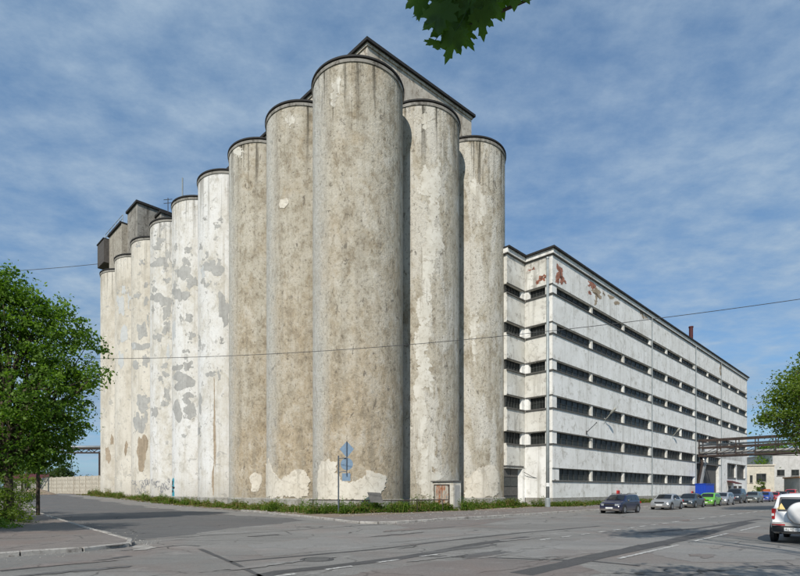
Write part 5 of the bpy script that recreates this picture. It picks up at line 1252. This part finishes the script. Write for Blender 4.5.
for dy in (0, 1.4):
    MB().box(hx(-30), hx(112), Yt + dy - .1, Yt + dy + .1, zA - .1, zA + .1, LF).build('chord', M_RUST, trs)
    MB().box(hx(-30), hx(112), Yt + dy - .1, Yt + dy + .1, zB_ - .1, zB_ + .1, LF).build('chord', M_RUST, trs)
    n_ = 22
    for k in range(n_):
        x0 = hx(-30) + (hx(112) - hx(-30)) * k / n_; x1 = x0 + (hx(112) - hx(-30)) / n_
        MB().tube([(x0, Yt + dy, zB_), (x1, Yt + dy, zA)] if k % 2 else [(x0, Yt + dy, zA), (x1, Yt + dy, zB_)], .07, 5).build('brace', M_RUST, trs)
for px in (99.5, 103, 22, -20):
    for dy in (0, 1.4): MB().box(hx(px) - .13, hx(px) + .13, Yt + dy - .13, Yt + dy + .13, .3, zB_, LF).build('leg', M_RUST, trs)
for k in range(9): MB().box(hx(99.5), hx(103), Yt - .05, Yt + .05, 1.5 + k * .8, 1.6 + k * .8, LF).build('rung', M_RUST, trs)
MB().tube([(hx(-30), Yt + .7, zA + .35), (hx(112), Yt + .7, zA + .35)], .28, 10).build('pipe', M_ZINC, trs, smooth=True)
mx, my = (36 - CX) / F * 84., 84.
v_ = []; f_ = []; nr, ns = 7, 26; gz = random.Random(8)
for i in range(nr + 1):
    for j in range(ns):
        t = j / ns * 6.283; r_ = i / nr; rr = 1 + .18 * math.sin(3 * t + 1) + .1 * math.sin(5 * t)
        z0 = zg(*AB(mx, my)); v_.append((mx + 2.6 * r_ * rr * math.cos(t), my + 1.8 * r_ * rr * math.sin(t), z0 - .05 + 1.05 * (1 - r_ ** 1.4) + gz.uniform(-.07, .07)))
for i in range(nr):
    for j in range(ns): f_.append((i * ns + j, i * ns + (j + 1) % ns, (i + 1) * ns + (j + 1) % ns, (i + 1) * ns + j))
tag(obj('dirt_heap', v_, f_, M_DIRT, smooth=True), 'low heap of brown earth at the end of the side street', 'dirt heap')
sh = empty('far_shed', ((28 - CX) / F * 135, 135, 1.05), 'dark low shed with red roof far behind the left trees', 'shed')
xx = (28 - CX) / F * 135
MB().box(xx - 6, xx + 6, 135, 141, .9, 4.6, LF).build('wall', M_TOWER, sh)
rf = MB(); 
for s_ in (0,): rf.quad((xx - 6.4, 134.6, 4.5), (xx + 6.4, 134.6, 4.5), (xx + 6.4, 138, 6.2), (xx - 6.4, 138, 6.2)); rf.quad((xx - 6.4, 138, 6.2), (xx + 6.4, 138, 6.2), (xx + 6.4, 141.4, 4.5), (xx - 6.4, 141.4, 4.5)); rf.quad((xx - 6.4, 134.6, 4.5), (xx - 6.4, 138, 6.2), (xx - 6.4, 141.4, 4.5)); rf.quad((xx + 6.4, 134.6, 4.5), (xx + 6.4, 138, 6.2), (xx + 6.4, 141.4, 4.5))
rf.build('roof', M_MAROON, sh)
for k in range(3): MB().box(xx - 4.5 + k * 3.6, xx - 3 + k * 3.6, 134.96, 134.998, 2.2, 3.6, LF).build('window', M_GLASS, sh)

# ------------------------------------------------------------------ far buildings at the right end of the street
def house(name, x, y, rz, w, d, h, mat, label, wins, roof='flat', roofmat=M_SILL, door=None):
    root = empty(name, (x, y, 0), label, 'building', local=True, rz=rz)
    MB().box(0, w, 0, d, -.2, h, LF).build('wall', mat, root)
    if roof == 'flat': MB().box(-.25, w + .25, -.25, d + .25, h, h + .3, LF).build('roof', roofmat, root)
    else:
        r_ = MB(); z1 = h + roof
        r_.quad((-.4, -.4, h), (w + .4, -.4, h), (w + .4, d / 2, z1), (-.4, d / 2, z1)); r_.quad((-.4, d / 2, z1), (w + .4, d / 2, z1), (w + .4, d + .4, h), (-.4, d + .4, h)); r_.quad((-.4, -.4, h), (-.4, d / 2, z1), (-.4, d + .4, h)); r_.quad((w + .4, -.4, h), (w + .4, d / 2, z1), (w + .4, d + .4, h)); r_.quad((-.4, -.4, h), (-.4, d + .4, h), (w + .4, d + .4, h), (w + .4, -.4, h))
        r_.build('roof', roofmat, root)
    for (face, u, z, ww, wh_) in wins:
        def bx(e0, e1, d0, d1, za, zb):
            return MB().box(e0, e1, -d1, -d0, za, zb, LF) if face == 'f' else (MB().box(w + d0, w + d1, e0, e1, za, zb, LF) if face == 'r' else MB().box(-d1, -d0, e0, e1, za, zb, LF))
        wo = bx(u, u + ww, .004, .06, z, z + wh_).build('window', M_FRAME, root)
        n_ = 2
        for k in range(n_): bx(u + .08 + k * (ww - .08) / n_, u + (k + 1) * (ww - .08) / n_, .062, .07, z + .08, z + wh_ - .08).build('pane', M_GLASS, wo)
        bx(u - .1, u + ww + .1, .004, .16, z - .12, z - .005).build('sill', M_KERB, wo)
    return root
Yh = 128.; xk = lambda px: (px - CX) / F * Yh; kk = Yh / F
ch0 = house('cream_house', xk(749), Yh + 3.5, R(-20), 30 * kk * 1.0, 9, 7.9, M_CREAM, 'weathered cream two-storey building past the end of the warehouse',
      [('f', .5, 3.6, 1.1, 1.9), ('f', 2.2, 3.6, .6, 1.9), ('f', 3.6, 3.9, 2.1, 2.0), ('f', 3.8, .6, 1.8, 1.9), ('r', .8, 3.8, .6, 1.7), ('r', 2.2, 4.6, .9, .9), ('r', 1.2, 1.0, 1.2, 1.4)], roofmat=M_CREAM)
house('grey_block', xk(750), Yh + 26, R(-8), 16, 14, 12.2, M_GREY, 'taller pale grey block behind the cream building', [('f', .4, 8.2, 1.6, 1.6), ('f', 5, 9, 3.0, .8), ('f', 9.2, 9, 3.0, .8)], roofmat=M_GREY)
house('grey_block', xk(796), Yh + 8, R(-10), 22, 16, 11.0, M_GREY, 'pale block at the right edge behind the street tree', [('f', 1.0, 5.5, 1.8, 1.6), ('f', 4.4, 5.5, 1.8, 1.6)], roofmat=M_GREY)
house('low_garage', xk(787.5), Yh - 4, R(-14), 15, 8, 4.7, M_GREY, 'low grey garage with brownish roof edge right of the cream building', [('f', 1.2, .8, 2.6, 2.5), ('f', 5.4, .8, 2.6, 2.5)], roofmat=plain('ochre_roof_edge', (.40, .20, .09), .8))
bo = tag(MB().box(xk(751.5), xk(763), Yh - 2.6, Yh - 2.45, .2, 2.0, LF).build('site_hoarding', plain('orange_hoarding', (.42, .12, .05), .7)), 'orange hoarding before the cream building', 'hoarding')
shrub('roadside_bush', [(xk(749.5), Yh - 3, 1.2, 1.0, .8, 1.6), (xk(752.5), Yh - 2.9, 2.2, .8, .7, 2.6)], 60, 14, .35, M_LEAF2, 'ivy-like bush at the left corner of the cream building', 66)

# unseen tree past the left edge, added to shade the corner footway
tree('broadleaf_tree', -19.5, 13.5, [(-18.8, 14, 8.6, 2.6, 2.8, 1.8), (-18.0, 16.2, 8.0, 2.2, 2.2, 1.5), (-20.5, 12.5, 9.4, 2.8, 2.6, 2.0), (-18.2, 12.0, 9.8, 2.2, 2.0, 1.5)], 420, 30, .2, M_LEAF, 'unseen leafy tree beyond the left edge, added to shade the corner footway', .24, 77, spread=.34)
# loose stones and grit along kerbs and verge
def grit(name, spots, label, seed):
    r_ = random.Random(seed); V = []; Fc = []
    for (x, y, z, sz) in spots:
        i = len(V); h = sz * r_.uniform(.4, .8); t0 = r_.uniform(0, 6)
        for k in range(5): t = t0 + k * 1.2566; V.append((x + sz * r_.uniform(.6, 1.1) * math.cos(t), y + sz * r_.uniform(.6, 1.1) * math.sin(t), z - .01))
        V.append((x + r_.uniform(-.3, .3) * sz, y + r_.uniform(-.3, .3) * sz, z + h))
        Fc += [(i + k, i + (k + 1) % 5, i + 5) for k in range(5)]
    tag(obj(name, V, Fc, M_PLINTH, origin=(spots[0][0], spots[0][1], 0)), label, 'grit', kind='stuff')
gr = random.Random(21); sp_ = []
for i in range(900):
    a = 18 + 60 * gr.random() ** 1.4; b = 19.1 - 1.2 * gr.random() ** 2.5; p = W(a, b); sp_.append((p.x, p.y, .0, gr.uniform(.012, .05)))
for i in range(500):
    a = 20 + 32 * gr.random(); b = gr.uniform(20.5, 27.5); p = W(a, b); sp_.append((p.x, p.y, .11, gr.uniform(.02, .07)))
for i in range(500):
    b = 17.5 + 60 * gr.random() ** 1.6; a = LK(b) + .1 + .9 * gr.random() ** 2.2; p = W(a, b); sp_.append((p.x, p.y, zg(a, b), gr.uniform(.012, .045)))
for i in range(500):
    a = -6 + 11 * gr.random(); b = 16.7 - .9 * gr.random() ** 2.2; p = W(a, b); sp_.append((p.x, p.y, 0, gr.uniform(.008, .03)))
for i in range(700):
    b = gr.uniform(30, 95); a = RK(b) + gr.uniform(-.8, 2.2); p = W(a, b); sp_.append((p.x, p.y, zg(a, b) + .03, gr.uniform(.03, .09)))
grit('loose_grit', sp_, 'loose stones and grit lying along the kerbs and verge', 5)
